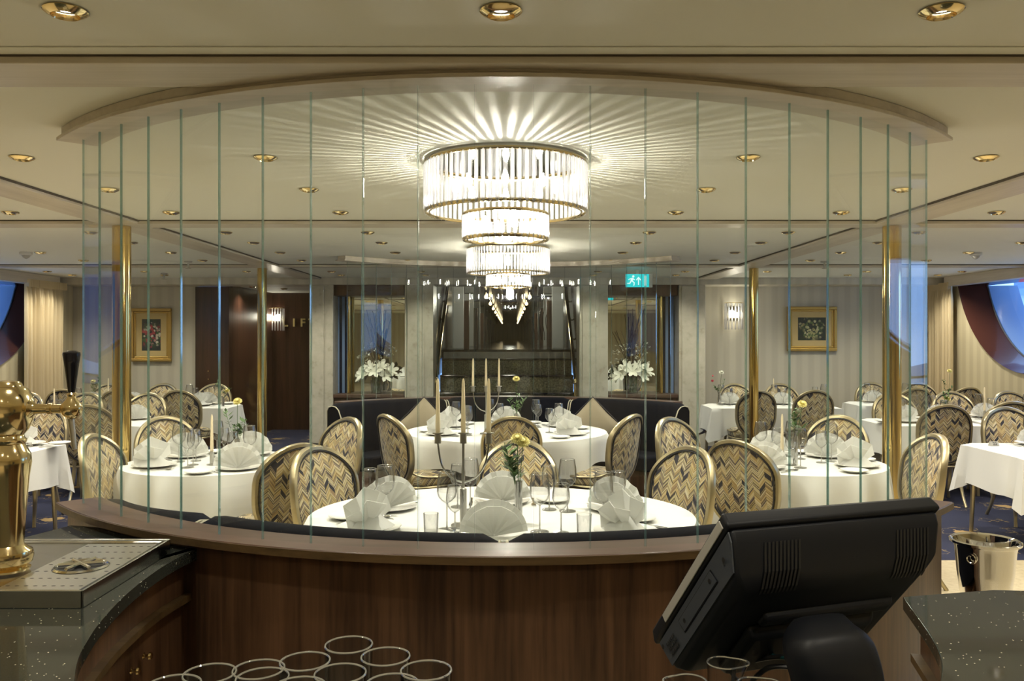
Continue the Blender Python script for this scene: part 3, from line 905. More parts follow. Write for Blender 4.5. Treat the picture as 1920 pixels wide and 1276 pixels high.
flat([(-0.07, -0.012), (-0.045, -0.03), (-0.05, -0.065), (-0.04, -0.065), (-0.033, -0.025), (-0.06, -0.002)])
flat([(0.008, -0.055), (0.02, -0.055), (0.02, 0.02), (0.04, 0.0), (0.045, 0.012), (0.014, 0.048), (-0.017, 0.012), (-0.012, 0.0), (0.008, 0.02)])
flat([(0.085, -0.065), (0.115, -0.065), (0.115, 0.06), (0.085, 0.06)])
g.obj('pictogram', MT['signwhite'], parent=t, smooth=0)

# LIFT lettering
def text_obj(body, size, mat, parent, loc, rot, ext=0.003, name='lettering', align='CENTER'):
    cu = bpy.data.curves.new('txt', 'FONT'); cu.body = body; cu.size = size; cu.extrude = ext
    cu.offset = 0.006 if size > 0.1 else 0.0; cu.align_x = align; cu.align_y = 'CENTER'
    tmp = bpy.data.objects.new('txt', cu); COL.objects.link(tmp)
    dg = bpy.context.evaluated_depsgraph_get()
    me = bpy.data.meshes.new_from_object(tmp.evaluated_get(dg))
    bpy.data.objects.remove(tmp)
    o = bpy.data.objects.new(name, me); me.materials.clear(); me.materials.append(mat)
    COL.objects.link(o); o.location = loc; o.rotation_euler = rot
    if parent is not None: o.parent = parent
    return o
t = thing('lift_sign', 'brass letters spelling LIFT on the dark lobby wall', 'sign', (-3.68, 14.58, 1.87))
for k, ch in enumerate('LIFT'):
    text_obj(ch, 0.19, MT['letter'], t, (-0.25 + 0.155 * k, 0, 0), (PI / 2, 0, 0), 0.012, 'letter')

t = thing('lobby_curtain', 'dark grey pleated curtain at the right of the wood lobby', 'curtain', (0, 14.2, 0))
G().grid(lambda u, v: (-3.42 + 0.36 * u, 0.04 * sin(u * 34), 0.02 + 2.37 * v), 60, 4).obj('drape', MT['greycurtain'], parent=t, smooth=80)

# sconces built on the walls in place of their reflections in the glass
def sconce(loc, lab):
    t = thing('crystal_sconce', lab, 'wall lamp', loc, 0, 'crystal wall sconces')
    G().box(-0.10, 0.10, -0.02, 0, -0.05, 0.14).obj('back_plate', MT['chrome'], parent=t, smooth=0)
    G().box(-0.05, 0.05, -0.07, -0.04, -0.02, 0.06).obj('lamp', MT['sconceglow'], parent=t, smooth=0)
    first = rod_mesh(0.022, 0.40).obj('crystal_rod', MT['crystal'], parent=t, smooth=0)
    for k in range(9):
        o = first if k == 0 else first.copy()
        if k: COL.objects.link(o)
        a = PI * (k / 8)
        o.location = (-0.13 * cos(a), -0.02 - 0.09 * sin(a), 0.2)
    G().tube([(-0.135 * cos(PI * k / 12), -0.02 - 0.095 * sin(PI * k / 12), 0.2) for k in range(13)], 0.006, 6).obj('ring', MT['brass'], parent=t)
    ld = bpy.data.lights.new('sconce_light', 'POINT'); ld.energy = 5; ld.color = WARM; ld.shadow_soft_size = 0.05
    lo = bpy.data.objects.new('sconce_light', ld); lo.location = (0, -0.14, 0.05); lo.parent = t; COL.objects.link(lo)
sconce((3.34, 12.39, 1.93), 'glowing crystal sconce on the cream wall beside the right brass column')
sconce((-4.08, 14.59, 1.93), 'glowing crystal sconce on the dark lobby wall left of the letters')
# paintings
def picture(loc, w, h, lab, m):
    t = thing('framed_painting', lab, 'painting', loc)
    for (k, (d0, d1, y0, y1, mm)) in enumerate(((0, 0.045, -0.05, 0, 'gilt'), (0.045, 0.075, -0.035, 0, 'gilt'), (0.075, 0.16, -0.025, 0, 'mount'))):
        g = G()
        a, b = w / 2 - d0, h / 2 - d0; c, d = w / 2 - d1, h / 2 - d1
        g.box(-a, a, y0, y1, d, b).box(-a, a, y0, y1, -b, -d).box(-a, -c, y0, y1, -d, d).box(c, a, y0, y1, -d, d)
        g.obj(('outer_frame', 'inner_frame', 'mount')[k], MT[mm], parent=t, smooth=0, bevel=0.008 if k < 2 else 0.002)
    G().box(-w / 2 + 0.16, w / 2 - 0.16, -0.02, 0, -h / 2 + 0.16, h / 2 - 0.16).obj('canvas', m, parent=t, smooth=0)
pm1 = painting_mat('flower_painting_left', 2.3, [(0, (0.45, 0.05, 0.07)), (0.25, (0.6, 0.55, 0.45)), (0.5, (0.5, 0.25, 0.25)), (0.62, (0.06, 0.12, 0.04)), (0.8, (0.3, 0.03, 0.05))], (0.008, 0.012, 0.03), (0.02, 0.06, 0.03))
pm2 = painting_mat('flower_painting_right', 7.9, [(0, (0.40, 0.38, 0.18)), (0.3, (0.10, 0.16, 0.05)), (0.5, (0.5, 0.48, 0.28)), (0.65, (0.05, 0.09, 0.04)), (0.85, (0.25, 0.22, 0.10))], (0.008, 0.014, 0.025), (0.02, 0.04, 0.02))
picture((-5.32, 12.39, 1.655), 0.60, 0.79, 'gilt-framed dark flower painting in upright format on the left cream wall', pm1)
picture((4.50, 12.39, 1.745), 0.735, 0.66, 'gilt-framed dark flower painting in broad format on the right cream wall', pm2)

# curtains
def curtain(X, y0, y1, s, lab):
    t = thing('window_curtain', lab, 'curtain', (X, 0, 0))
    n = 120
    def fn(u, v):
        y = y0 + (y1 - y0) * u
        pleat = u * 13 * 2 * PI
        z = 0.02 + 2.36 * v
        amp = 0.035 if v < 0.93 else 0.02
        sw = 1 - 0.15 * sin(PI * (v - 0.1)) * 0.3
        return (0.05 * s * 0 + amp * sin(pleat) + 0.02 * sin(u * 23), y0 + (y - y0) * sw, z)
    G().grid(fn, n, 20).obj('drape', MT['curtain'], parent=t, smooth=80)
    def fh(u, v):
        a = u * 26 * 2 * PI
        return (0.045 * (1 if sin(a) > 0 else 0.3) * (-s) + 0.02 * sin(a), y0 + (y1 - y0) * u, 2.29 + 0.10 * v)
    G().grid(fh, 160, 3).obj('pleated_heading', MT['curtain'], parent=t, smooth=60)
curtain(6.17, 11.62, 12.33, 1, 'cream pleated curtain beside the right half-round window')
curtain(-6.38, 10.95, 11.92, -1, 'cream pleated curtain beside the left half-round window')

# ------------------------------------------------------------ chair
def back_outline(inset=0.0, n=44):
    # closed loop, balloon shape; returns (x, z)
    top, zc = 0.98 - inset, 0.745
    pts = []
    for k in range(n):
        a = 2 * PI * k / n
        x, z = sin(a), cos(a)
        if z >= 0:
            X = (0.25 - inset) * x; Z = zc + (top - zc) * z
        else:
            t = -z
            X = (0.25 - inset) * x * (1 - 0.0 * t)
            Z = zc - (0.345 - inset * 0.5) * t ** 0.8
            # waist
            ww = 0.25 - 0.105 * min(1, t * 1.02) ** 3.4
            X = (ww - inset) * math.copysign(min(1, abs(x) ** 0.36), x) if abs(x) > 1e-6 else 0
        pts.append((X, Z))
    return pts
def bend(x, z, off=0.0):
    y = -0.215 - 0.24 * (z - 0.42) + 0.9 * x * x * min(1, (z - 0.30) * 2.0) + off
    return y
def make_chair():
    t = thing('dining_chair', 'x', 'chair')
    ol = back_outline(0.0)
    fr = [(x, bend(x, z), z) for x, z in ol]
    g = G()
    # frame: rectangular section swept round the outline
    v = []; f = []
    n = len(ol)
    for i in range(n):
        x, z = ol[i]
        p, q = ol[i - 1], ol[(i + 1) % n]
        tx, tz = q[0] - p[0], q[1] - p[1]; L = math.hypot(tx, tz) or 1
        nx, nz = tz / L, -tx / L      # points inward or outward
        if nx * x + nz * (z - 0.70) < 0: nx, nz = -nx, -nz
        for (dn, dy) in ((0.0, -0.022), (0.006, 0.0), (0.0, 0.022), (-0.018, 0.026), (-0.022, 0.0), (-0.018, -0.024)):
            xx, zz = x + nx * dn, z + nz * dn
            v.append((xx, bend(x, z, dy), zz))
    K = 6
    for i in range(n):
        j = (i + 1) % n
        for k in range(K):
            k2 = (k + 1) % K
            f.append((i * K + k, j * K + k, j * K + k2, i * K + k2))
    g.add(v, f).obj('back_frame', MT['gold'], parent=t, smooth=50)
    il = back_outline(0.026)
    G().tube([(x, bend(x, z, 0.021), z) for x, z in il], 0.0055, 6, closed=True).obj('front_piping', MT['blackpipe'], parent=t)
    G().tube([(x, bend(x, z, -0.021), z) for x, z in il], 0.0055, 6, closed=True).obj('rear_piping', MT['blackpipe'], parent=t)
    # upholstered pad: front bulges, rear flatter
    il = back_outline(0.028)
    g = G()
    for sgn, bul in ((1, 0.030), (-1, 0.014)):
        rings = 6
        v = []; f = []
        for r in range(rings):
            k = 1 - r / rings
            for (x, z) in il:
                xx, zz = x * k, 0.70 + (z - 0.70) * k
                v.append((xx, bend(xx, zz, sgn * (0.014 + bul * (1 - k * k))), zz))
        v.append((0, bend(0, 0.70, sgn * (0.014 + bul)), 0.70))
        for r in range(rings - 1):
            for i in range(n):
                j = (i + 1) % n
                q = (r * n + i, r * n + j, (r + 1) * n + j, (r + 1) * n + i)
                f.append(q if sgn > 0 else q[::-1])
        for i in range(n):
            j = (i + 1) % n
            q = ((rings - 1) * n + i, (rings - 1) * n + j, rings * n)
            f.append(q if sgn > 0 else q[::-1])
        g.add(v, f)
    g.obj('backrest', MT['chev'], parent=t, smooth=60)
    # seat
    def seat_loop(e, z):
        out = []
        for k in range(32):
            a = 2 * PI * k / 32
            c, s_ = cos(a), sin(a)
            x = math.copysign(abs(c) ** 0.55, c) * (0.235 - 0.035 * (s_ < 0) * abs(s_) + e)
            y = math.copysign(abs(s_) ** 0.6, s_) * (0.225 + e) + 0.02
            out.append((x, y, z))
        return out
    g = G()
    loops = [seat_loop(-0.01, 0.375), seat_loop(0.005, 0.40), seat_loop(0.005, 0.445), seat_loop(-0.012, 0.470), seat_loop(-0.06, 0.487), seat_loop(-0.14, 0.493)]
    v = [p for l in loops for p in l]; f = []
    for i in range(len(loops) - 1):
        for k in range(32):
            f.append((i * 32 + k, i * 32 + (k + 1) % 32, (i + 1) * 32 + (k + 1) % 32, (i + 1) * 32 + k))
    f.append(tuple(range(32))[::-1]); f.append(tuple((len(loops) - 1) * 32 + k for k in range(32)))
    g.add(v, f).obj('seat', MT['chev'], parent=t, smooth=60)
    G().tube(seat_loop(0.008, 0.372)[:], 0.012, 6, closed=True).obj('seat_frame', MT['gold'], parent=t)
    for s in (-1, 1):
        G().tube(smoothpts([(s * 0.205, -0.235, 0.60), (s * 0.195, -0.215, 0.515), (s * 0.215, -0.13, 0.468), (s * 0.243, 0.02, 0.452), (s * 0.236, 0.17, 0.45), (s * 0.20, 0.238, 0.44)], 4), 0.011, 6).obj('side_rail', MT['gold'], parent=t)
        G().tube(smoothpts([(s * 0.19, 0.20, 0.38), (s * 0.20, 0.215, 0.25), (s * 0.185, 0.20, 0.10), (s * 0.19, 0.215, 0.0)], 4), [0.024, 0.023, 0.022, 0.020, 0.019, 0.018, 0.017, 0.016, 0.015, 0.014, 0.014, 0.014, 0.015], 8).obj('leg', MT['gold'], parent=t)
        G().tube(smoothpts([(s * 0.135, -0.205, 0.46), (s * 0.15, -0.20, 0.30), (s * 0.165, -0.24, 0.12), (s * 0.175, -0.31, 0.0)], 4), [0.022, 0.022, 0.021, 0.020, 0.019, 0.018, 0.017, 0.016, 0.015, 0.014, 0.014, 0.014, 0.014], 8).obj('leg', MT['gold'], parent=t)
    return t
CH = Proto(make_chair())
def chair(px, d, face_to, lab, name='herringbone upholstered chair with champagne metal frame', px_is_x=False):
    x = px if px_is_x else EYE.x + (px - 958) * d / F
    fx, fy = face_to[0] - x, face_to[1] - d
    L = math.hypot(fx, fy)
    rz = math.atan2(fy, fx) - PI / 2
    # px,d give the middle of the backrest; move the origin so that the back lands there
    ox, oy = x + fx / L * 0.30, d + fy / L * 0.30
    return CH.put((ox, oy, 0), rz, 'herringbone balloon-back chair ' + lab, 'herringbone balloon-back dining chairs')

# ------------------------------------------------------------ tables and linen
T1 = (-0.02, 4.13); T2 = (-0.02, 7.8); T3 = (-2.05, 5.85); T4 = (2.03, 5.85)
def round_table(c, rx, ry, lab, hem=0.46, seed=1):
    t = thing('round_table', 'pedestal round table hidden under white linen, ' + lab, 'table', (c[0], c[1], 0), 0, 'round dining tables')
    G().lathe([(1.0, 0.700), (1.0, 0.728)], 48, sx=rx - 0.012, sy=ry - 0.012).obj('tabletop', MT['walnutx'], parent=t)
    G().lathe([(0.045, 0.05), (0.045, 0.70)], 14).obj('pedestal', MT['gold'], parent=t)
    G().lathe([(0.30, 0.0), (0.28, 0.03), (0.06, 0.06)], 24).obj('foot', MT['gold'], parent=t)
    rnd = random.Random(seed)
    ph = [rnd.uniform(0, 6.28) for _ in range(5)]
    def fn(u, v):
        a = 2 * PI * u
        if v <= 0.5:
            k = v / 0.5
            return (rx * k * cos(a), ry * k * sin(a), 0.742)
        k = (v - 0.5) / 0.5
        w = 0.5 + 0.5 * sin(11 * a + ph[0] + 1.2 * sin(3 * a + ph[1]))
        w2 = sin(7 * a + ph[2])
        out = 0.010 + k ** 0.7 * (0.012 + 0.085 * w ** 1.8) + 0.018 * w2 * k - 0.06 * k * (1 - w)
        e = min(1, k * 8)
        z = 0.742 - 0.010 * min(1, k * 6) - (0.742 - hem - 0.02 * w2 + 0.05 * (0.5 + 0.5 * sin(4 * a + ph[3])) ** 2) * k
        return ((rx + out * e) * cos(a), (ry + out * e) * sin(a), z)
    o = G().grid(fn, 132, 24, closeu=True).obj('tablecloth', MT['cloth'], smooth=60)
    o.location = (c[0], c[1], 0)
    tag(o, 'white linen cloth hanging in soft folds over the %s' % lab, 'tablecloth', 'white tablecloths')

def square_table(x0, x1, y0, y1, lab, hem=0.42, seed=1, rz=0.0):
    cx, cyy = (x0 + x1) / 2, (y0 + y1) / 2
    a, b = (x1 - x0) / 2, (y1 - y0) / 2
    t = thing('square_table', 'four-legged table under white linen, ' + lab, 'table', (cx, cyy, 0), rz, 'rectangular dining tables')
    G().box(-a + .02, a - .02, -b + .02, b - .02, 0.695, 0.722).obj('tabletop', MT['walnutx'], parent=t, smooth=0)
    for sx in (-1, 1):
        for sy in (-1, 1):
            G().tube([(sx * (a - 0.07), sy * (b - 0.07), 0.695), (sx * (a - 0.05), sy * (b - 0.05), 0.0)], [0.024, 0.016], 8).obj('leg', MT['gold'], parent=t)
    rnd = random.Random(seed); ph = rnd.uniform(0, 6)
    P = []
    M_ = 25
    per = [(-a, -b), (a, -b), (a, b), (-a, b)]
    ring = []
    for i in range(4):
        p, q = per[i], per[(i + 1) % 4]
        for k in range(M_):
            u = k / M_
            ring.append((p[0] + (q[0] - p[0]) * u, p[1] + (q[1] - p[1]) * u, u, i))
    NR = len(ring)
    def fn(u, v):
        x, y, s, i = ring[int(round(u * NR)) % NR]
        nx, ny = [(0, -1), (1, 0), (0, 1), (-1, 0)][i]
        cor = max(0, 1 - min(s, 1 - s) / 0.18)
        if s == 0:
            pi_ = [(-1, 0), (0, -1), (1, 0), (0, 1)][i]
            nx, ny = (nx + pi_[0]) * 0.72, (ny + pi_[1]) * 0.72
        if v <= 0.4:
            k = v / 0.4
            return (x * k, y * k, 0.736)
        k = (v - 0.4) / 0.6
        out = 0.006 + k * (0.03 + 0.012 * sin(9 * s + ph + i) + 0.055 * cor ** 1.5 - 0.05 * (cor > 0.15) * (cor < 0.75))
        drop = (0.736 - hem) + 0.11 * cor ** 1.5 + 0.012 * sin(7 * s + ph)
        return (x + nx * out, y + ny * out, 0.736 - drop * k - 0.006 * min(1, k * 6))
    o = G().grid(fn, NR, 14, closeu=True).obj('tablecloth', MT['cloth'], smooth=55)
    o.location = (cx, cyy, 0); o.rotation_euler = (0, 0, rz)
    tag(o, 'white linen cloth with drooping corners over the %s' % lab, 'tablecloth', 'white tablecloths')

round_table(T1, 0.95, 0.78, 'front round table', seed=3)
round_table(T2, 0.94, 0.90, 'rear central round table', hem=0.50, seed=5)
round_table(T3, 0.62, 0.60, 'left round table', hem=0.28, seed=8)
round_table(T4, 0.60, 0.60, 'right round table', hem=0.28, seed=11)
SQ = {
 'A': (-4.65, -3.74, 6.15, 7.02, 'left numbered table'),
 'B': (-4.85, -3.72, 8.45, 9.12, 'left second-row table'),
 'C': (-4.38, -3.58, 10.55, 11.15, 'lobby door table'),
 'D': (-5.75, -4.75, 10.6, 11.15, 'upright painting table'),
 'E': (3.82, 4.72, 6.15, 7.0, 'right numbered table'),
 'F': (3.86, 4.85, 8.45, 9.12, 'right second-row table'),
 'G': (2.58, 4.22, 10.55, 11.15, 'right pilaster table'),
 'H': (4.62, 5.75, 10.95, 11.5, 'right curtain table'),
 'I': (5.0, 5.95, 8.75, 9.35, 'right window table'),
 'J': (-6.1, -5.2, 8.5, 9.2, 'left window table'),
}
for k, (x0, x1, y0, y1, lab) in SQ.items():
    square_table(x0, x1, y0, y1, lab, seed=ord(k))

# ------------------------------------------------------------ chairs
chair(598, 4.86, T1, 'at the rear left of the front round table')
chair(1288, 4.86, T1, 'at the rear right of the front round table')
chair(972, 5.18, T1, 'at the far side of the front round table, centre')
chair(556, 5.05, T3, 'with its back turned, at the near right of the left round table')
chair(1383, 5.22, T4, 'with its back turned, at the near left of the right round table')
chair(960, 6.78, T2, 'with its back turned, at the near side of the rear central table')
chair(731, 6.95, (0.35, 8.0), 'turned sideways at the left of the rear central table')
chair(1181, 6.95, (-0.35, 8.0), 'turned sideways at the right of the rear central table')
chair(648, 6.62, (-1.9, 5.9), 'at the rear right of the left round table')
chair(1262, 6.62, (1.9, 5.9), 'at the rear left of the right round table')
chair(309, 6.72, T3, 'at the rear left of the left round table, beside the column')
chair(1572, 6.80, T4, 'at the rear right of the right round table, beside the column')
chair(182, 5.50, (-1.8, 5.45), 'at the left of the left round table, near the partition end')
chair(1744, 5.50, (1.8, 5.45), 'at the right of the right round table, near the partition end')
chair(1774, 7.95, (4.4, 9.2), 'with its back turned, before the right table behind number 22')
chair(165, 7.95, (-4.3, 9.2), 'with its back turned, before the left table behind number 28')
chair(1888, 7.60, (4.45, 6.0), 'at the far side of the right numbered table')
chair(82, 7.60, (-4.2, 6.0), 'at the far side of the left numbered table')
chair(1674, 9.55, (4.3, 8.0), 'at the far side of the right table behind number 22')
chair(277, 9.55, (-4.2, 8.0), 'at the far side of the left table behind number 28, right seat')
chair(160, 9.60, (-4.9, 8.0), 'at the far side of the left table behind number 28, left seat')
chair(1895, 8.35, (5.2, 10), 'with its back turned, before the right table below the window')
chair(1783, 9.85, (5.1, 8.0), 'at the far side of the right window table, left seat')
chair(1893, 9.85, (6.0, 8.0), 'at the far side of the right window table, right seat')
chair(48, 9.65, (-5.6, 8.0), 'at the far side of the left window table')
chair(337, 10.15, (-3.95, 12), 'with its back turned, before the far left table by the lobby door')
chair(403, 11.45, (-4.0, 9), 'at the far side of the far left table by the lobby door')
chair(305, 11.5, (-4.8, 9), 'at the far side of the painting table, right seat')
chair(204, 11.5, (-5.5, 9), 'at the far side of the painting table, left seat')
chair(222, 10.2, (-4.9, 12), 'with its back turned, before the painting table, right seat')
chair(120, 10.3, (-5.7, 12), 'with its back turned, before the painting table, left seat')
chair(1420, 10.1, (3.0, 12), 'with its back turned, before the pilaster table, left seat')
chair(1527, 10.15, (3.8, 12), 'with its back turned, before the pilaster table, right seat')
chair(1378, 11.5, (3.1, 9), 'at the far side of the pilaster table, left seat')
chair(1463, 11.5, (3.75, 9), 'at the far side of the pilaster table, right seat')
chair(1634, 11.8, (4.95, 9), 'at the far side of the curtain table, left seat')
chair(1722, 11.8, (5.6, 9), 'at the far side of the curtain table, right seat')
chair(1716, 10.6, (5.1, 12.5), 'with its back turned, before the curtain table, left seat')
chair(1813, 10.75, (5.7, 12.5), 'with its back turned, before the curtain table, right seat')

# ------------------------------------------------------------ tableware prototypes
TOP = 0.7435
def pl_prof(r): return [(0.0, 0.0), (r * 0.55, 0.0), (r * 0.62, 0.004), (r, 0.016), (r * 1.0, 0.019), (r * 0.66, 0.009), (r * 0.55, 0.006), (0.0, 0.006)]
P_plate = Proto(tag(G().lathe(pl_prof(0.145), 36, cap=False).obj('dinner_plate', MT['china']), 'x', 'plate'))
P_side = Proto(tag(G().lathe(pl_prof(0.088), 28, cap=False).obj('side_plate', MT['china']), 'x', 'plate'))
def wine(h, r, name):
    t = thing(name, 'x', 'glass')
    G().lathe([(0.0, 0.0), (r * 0.92, 0.001), (r * 0.9, 0.004), (0.006, 0.010), (0.0035, 0.02), (0.0035, h * 0.44), (0.006, h * 0.47)], 20, cap=False).obj('stem', MT['stem'], parent=t)
    b = h * 0.46
    G().lathe([(0.003, b), (r * 0.5, b + 0.012), (r * 0.85, b + 0.03), (r, b + 0.055), (r * 0.97, h * 0.82), (r * 0.80, h), (r * 0.78, h), (r * 0.95, h * 0.82), (r * 0.97, b + 0.055)], 24, cap=False).obj('bowl', MT['ware'], parent=t)
    G().tube([(r * 0.79 * cos(2 * PI * k / 20), r * 0.79 * sin(2 * PI * k / 20), h) for k in range(20)], 0.0012, 4, closed=True).obj('rim', MT['rim'], parent=t)
    return t
P_wine = Proto(wine(0.262, 0.046, 'wine_glass'))
P_wine2 = Proto(wine(0.222, 0.040, 'small_wine_glass'))
g = G().lathe([(0.0, 0.0), (0.030, 0.0), (0.034, 0.10), (0.032, 0.10), (0.028, 0.008), (0.0, 0.008)], 20, cap=False)
P_tumbler = Proto(tag(g.obj('water_tumbler', MT['ware']), 'x', 'glass'))
def knife():
    return G().box(-0.006, 0.006, -0.11, -0.01, 0, 0.005).prism([(-0.009, -0.01), (0.009, -0.01), (0.010, 0.07), (0.002, 0.11), (-0.009, 0.09)], 0, 0.002)
P_knife = Proto(tag(knife().obj('table_knife', MT['chrome'], smooth=0), 'x', 'cutlery'))
g = G().prism([(-0.004, -0.02), (-0.007, -0.10), (0, -0.108), (0.007, -0.10), (0.004, -0.02), (0.004, 0.03), (0.012, 0.05), (-0.012, 0.05), (-0.004, 0.03)], 0.001, 0.004)
for k in range(4): g.box(-0.0115 + k * 0.0062, -0.0075 + k * 0.0062, 0.048, 0.098, 0.001, 0.004)
P_fork = Proto(tag(g.obj('table_fork', MT['chrome'], smooth=0), 'x', 'cutlery'))
g = G().prism([(-0.004, -0.02), (-0.007, -0.10), (0, -0.108), (0.007, -0.10), (0.004, -0.02), (0.003, 0.04), (-0.003, 0.04)], 0.001, 0.004)
g.lathe([(0.0, 0.0), (0.012, 0.003), (0.016, 0.008)], 16, c=(0, 0.065, 0), sy=1.6, cap=False)
P_spoon = Proto(tag(g.obj('dessert_spoon', MT['chrome'], smooth=40), 'x', 'cutlery'))

def pleats(g, n, a0, a1, R, Rv, amp, lean, y0=0.0, tip=0.0, rows=4):
    def fn(u, v):
        a = a0 + (a1 - a0) * u
        i = int(round(u * n)); k = 1 if i % 2 else -1
        r = 0.010 + v * (R + Rv * sin(u * PI) + (tip if k > 0 else 0) * v)
        return (-r * cos(a), y0 + amp * k * v + lean * v * sin(a), r * sin(a))
    g.grid(fn, n, rows)
def fan_napkin():
    g = G()
    pleats(g, 14, PI * 0.05, PI * 0.95, 0.128, 0.012, 0.009, -0.020)
    pleats(g, 12, PI * 0.06, PI * 0.94, 0.110, 0.010, 0.006, -0.055)
    g.add([(-0.07, 0.05, 0), (0.07, 0.05, 0), (0.0, 0.012, 0.085), (0, 0.002, 0.0)], [(0, 1, 2), (0, 3, 1), (0, 2, 3), (1, 3, 2)])
    return g
def crown_napkin():
    g = G()
    pleats(g, 6, PI * 0.12, PI * 0.80, 0.105, 0.045, 0.016, -0.02, 0.012, 0.012, 3)
    pleats(g, 5, PI * 0.02, PI * 0.66, 0.095, 0.020, 0.020, -0.085, 0.0, 0.010, 3)
    g.add([(-0.105, -0.03, 0.0), (0.02, -0.075, 0.0), (0.105, -0.035, 0.0), (0.0, 0.0, 0.085), (-0.07, 0.06, 0), (0.07, 0.06, 0)], [(0, 1, 3), (1, 2, 3), (0, 3, 4), (2, 5, 3), (4, 3, 5)])
    return g
P_fan = Proto(tag(fan_napkin().obj('fan_napkin', MT['napkin'], smooth=0), 'x', 'napkin'))
P_crown = Proto(tag(crown_napkin().obj('crown_napkin', MT['napkin'], smooth=0), 'x', 'napkin'))
for P_ in (P_fan, P_crown):
    s_ = P_.o.modifiers.new('thickness', 'SOLIDIFY'); s_.thickness = 0.0022; s_.offset = 0

def setting(pos, centre, seat, tab, kind='fan', full=True, glasses=2, napscale=1.0, nap=True, lateral=1, napface=None):
    """plate with napkin, side plate, cutlery and glasses for one seat; pos = plate centre"""
    x, y = pos
    dx, dy = centre[0] - x, centre[1] - y
    L = math.hypot(dx, dy) or 1; ux, uy = dx / L, dy / L
    rx, ry = uy, -ux                      # diner's right hand
    a = math.atan2(uy, ux) - PI / 2
    w = 'at the %s seat of %s' % (seat, tab)
    P_plate.put((x, y, TOP), 0, 'white dinner plate ' + w, 'dinner plates')
    if nap:
        P = P_fan if kind == 'fan' else P_crown
        o = P.put((x, y, TOP + 0.008), a if napface is None else napface, ('fan-folded' if kind == 'fan' else 'crown-folded') + ' white napkin ' + w, 'folded napkins')
        o.scale = (napscale,) * 3
    def at(r, f): return (x + rx * r + ux * f, y + ry * r + uy * f, TOP)
    P_side.put(at(-0.27, -0.02), 0, 'small white side plate ' + w, 'side plates')
    P_fork.put(at(-0.165, 0.0), a, 'silver fork ' + w, 'table forks')
    P_knife.put(at(0.165, 0.0), a, 'silver knife ' + w, 'table knives')
    if full: P_spoon.put(at(0.20, 0.0), a, 'silver spoon ' + w, 'table spoons')
    if glasses: P_wine.put(at(0.16, 0.19), 0, 'tall clear wine glass ' + w, 'wine glasses')
    if glasses > 1: P_wine2.put(at(0.06, 0.24), 0, 'smaller clear wine glass ' + w, 'wine glasses')

n1 = 'front round table'
for pos, seat, kind, nf in (((-0.60, 4.26), 'rear left', 'fan', 0.45), ((-0.62, 3.80), 'front left', 'crown', 0.6), ((-0.02, 4.42), 'far centre', 'fan', 0.0),
                            ((-0.05, 3.64), 'near centre', 'fan', 0.05), ((0.56, 4.24), 'rear right', 'fan', -0.5), ((0.54, 3.72), 'front right', 'crown', -0.7)):
    setting(pos, T1, seat, n1, kind, glasses=0, napscale=1.1, napface=nf)
# glasses on the front table stand where the photo shows them
def spot(px, py, z=TOP):
    d = (EYE.z - z) * F / (py - 632.0)
    return (EYE.x + (px - 958) * d / F, d, z)
for i, (px, py, big, w) in enumerate(((722, 975, 1, 'before the rear left napkin'), (694, 962, 0, 'left of the rear left napkin'), (838, 993, 1, 'left of the candelabrum, front'),
        (853, 1004, 0, 'left of the candelabrum, nearest'), (882, 957, 1, 'beside the candelabrum, rear'), (858, 950, 0, 'left of the candelabrum, rear'),
        (1012, 997, 1, 'right of the flower vase'), (1052, 999, 0, 'right of the flower vase, outer'), (1064, 958, 1, 'behind the vase glasses, right'), (1030, 955, 0, 'behind the vase glasses, left'),
        (1131, 993, 1, 'before the rear right napkin, left'), (1158, 968, 0, 'before the rear right napkin, right'))):
    (P_wine if big else P_wine2).put(spot(px, py), 0, '%s clear wine glass on the front round table, %s' % ('tall' if big else 'smaller', w), 'wine glasses')
for px, py, w in ((808, 1004, 'left of the candelabrum'), (1095, 1006, 'right of the flower vase')):
    P_tumbler.put(spot(px, py), 0, 'low clear water tumbler on the front round table, ' + w, 'water tumblers')

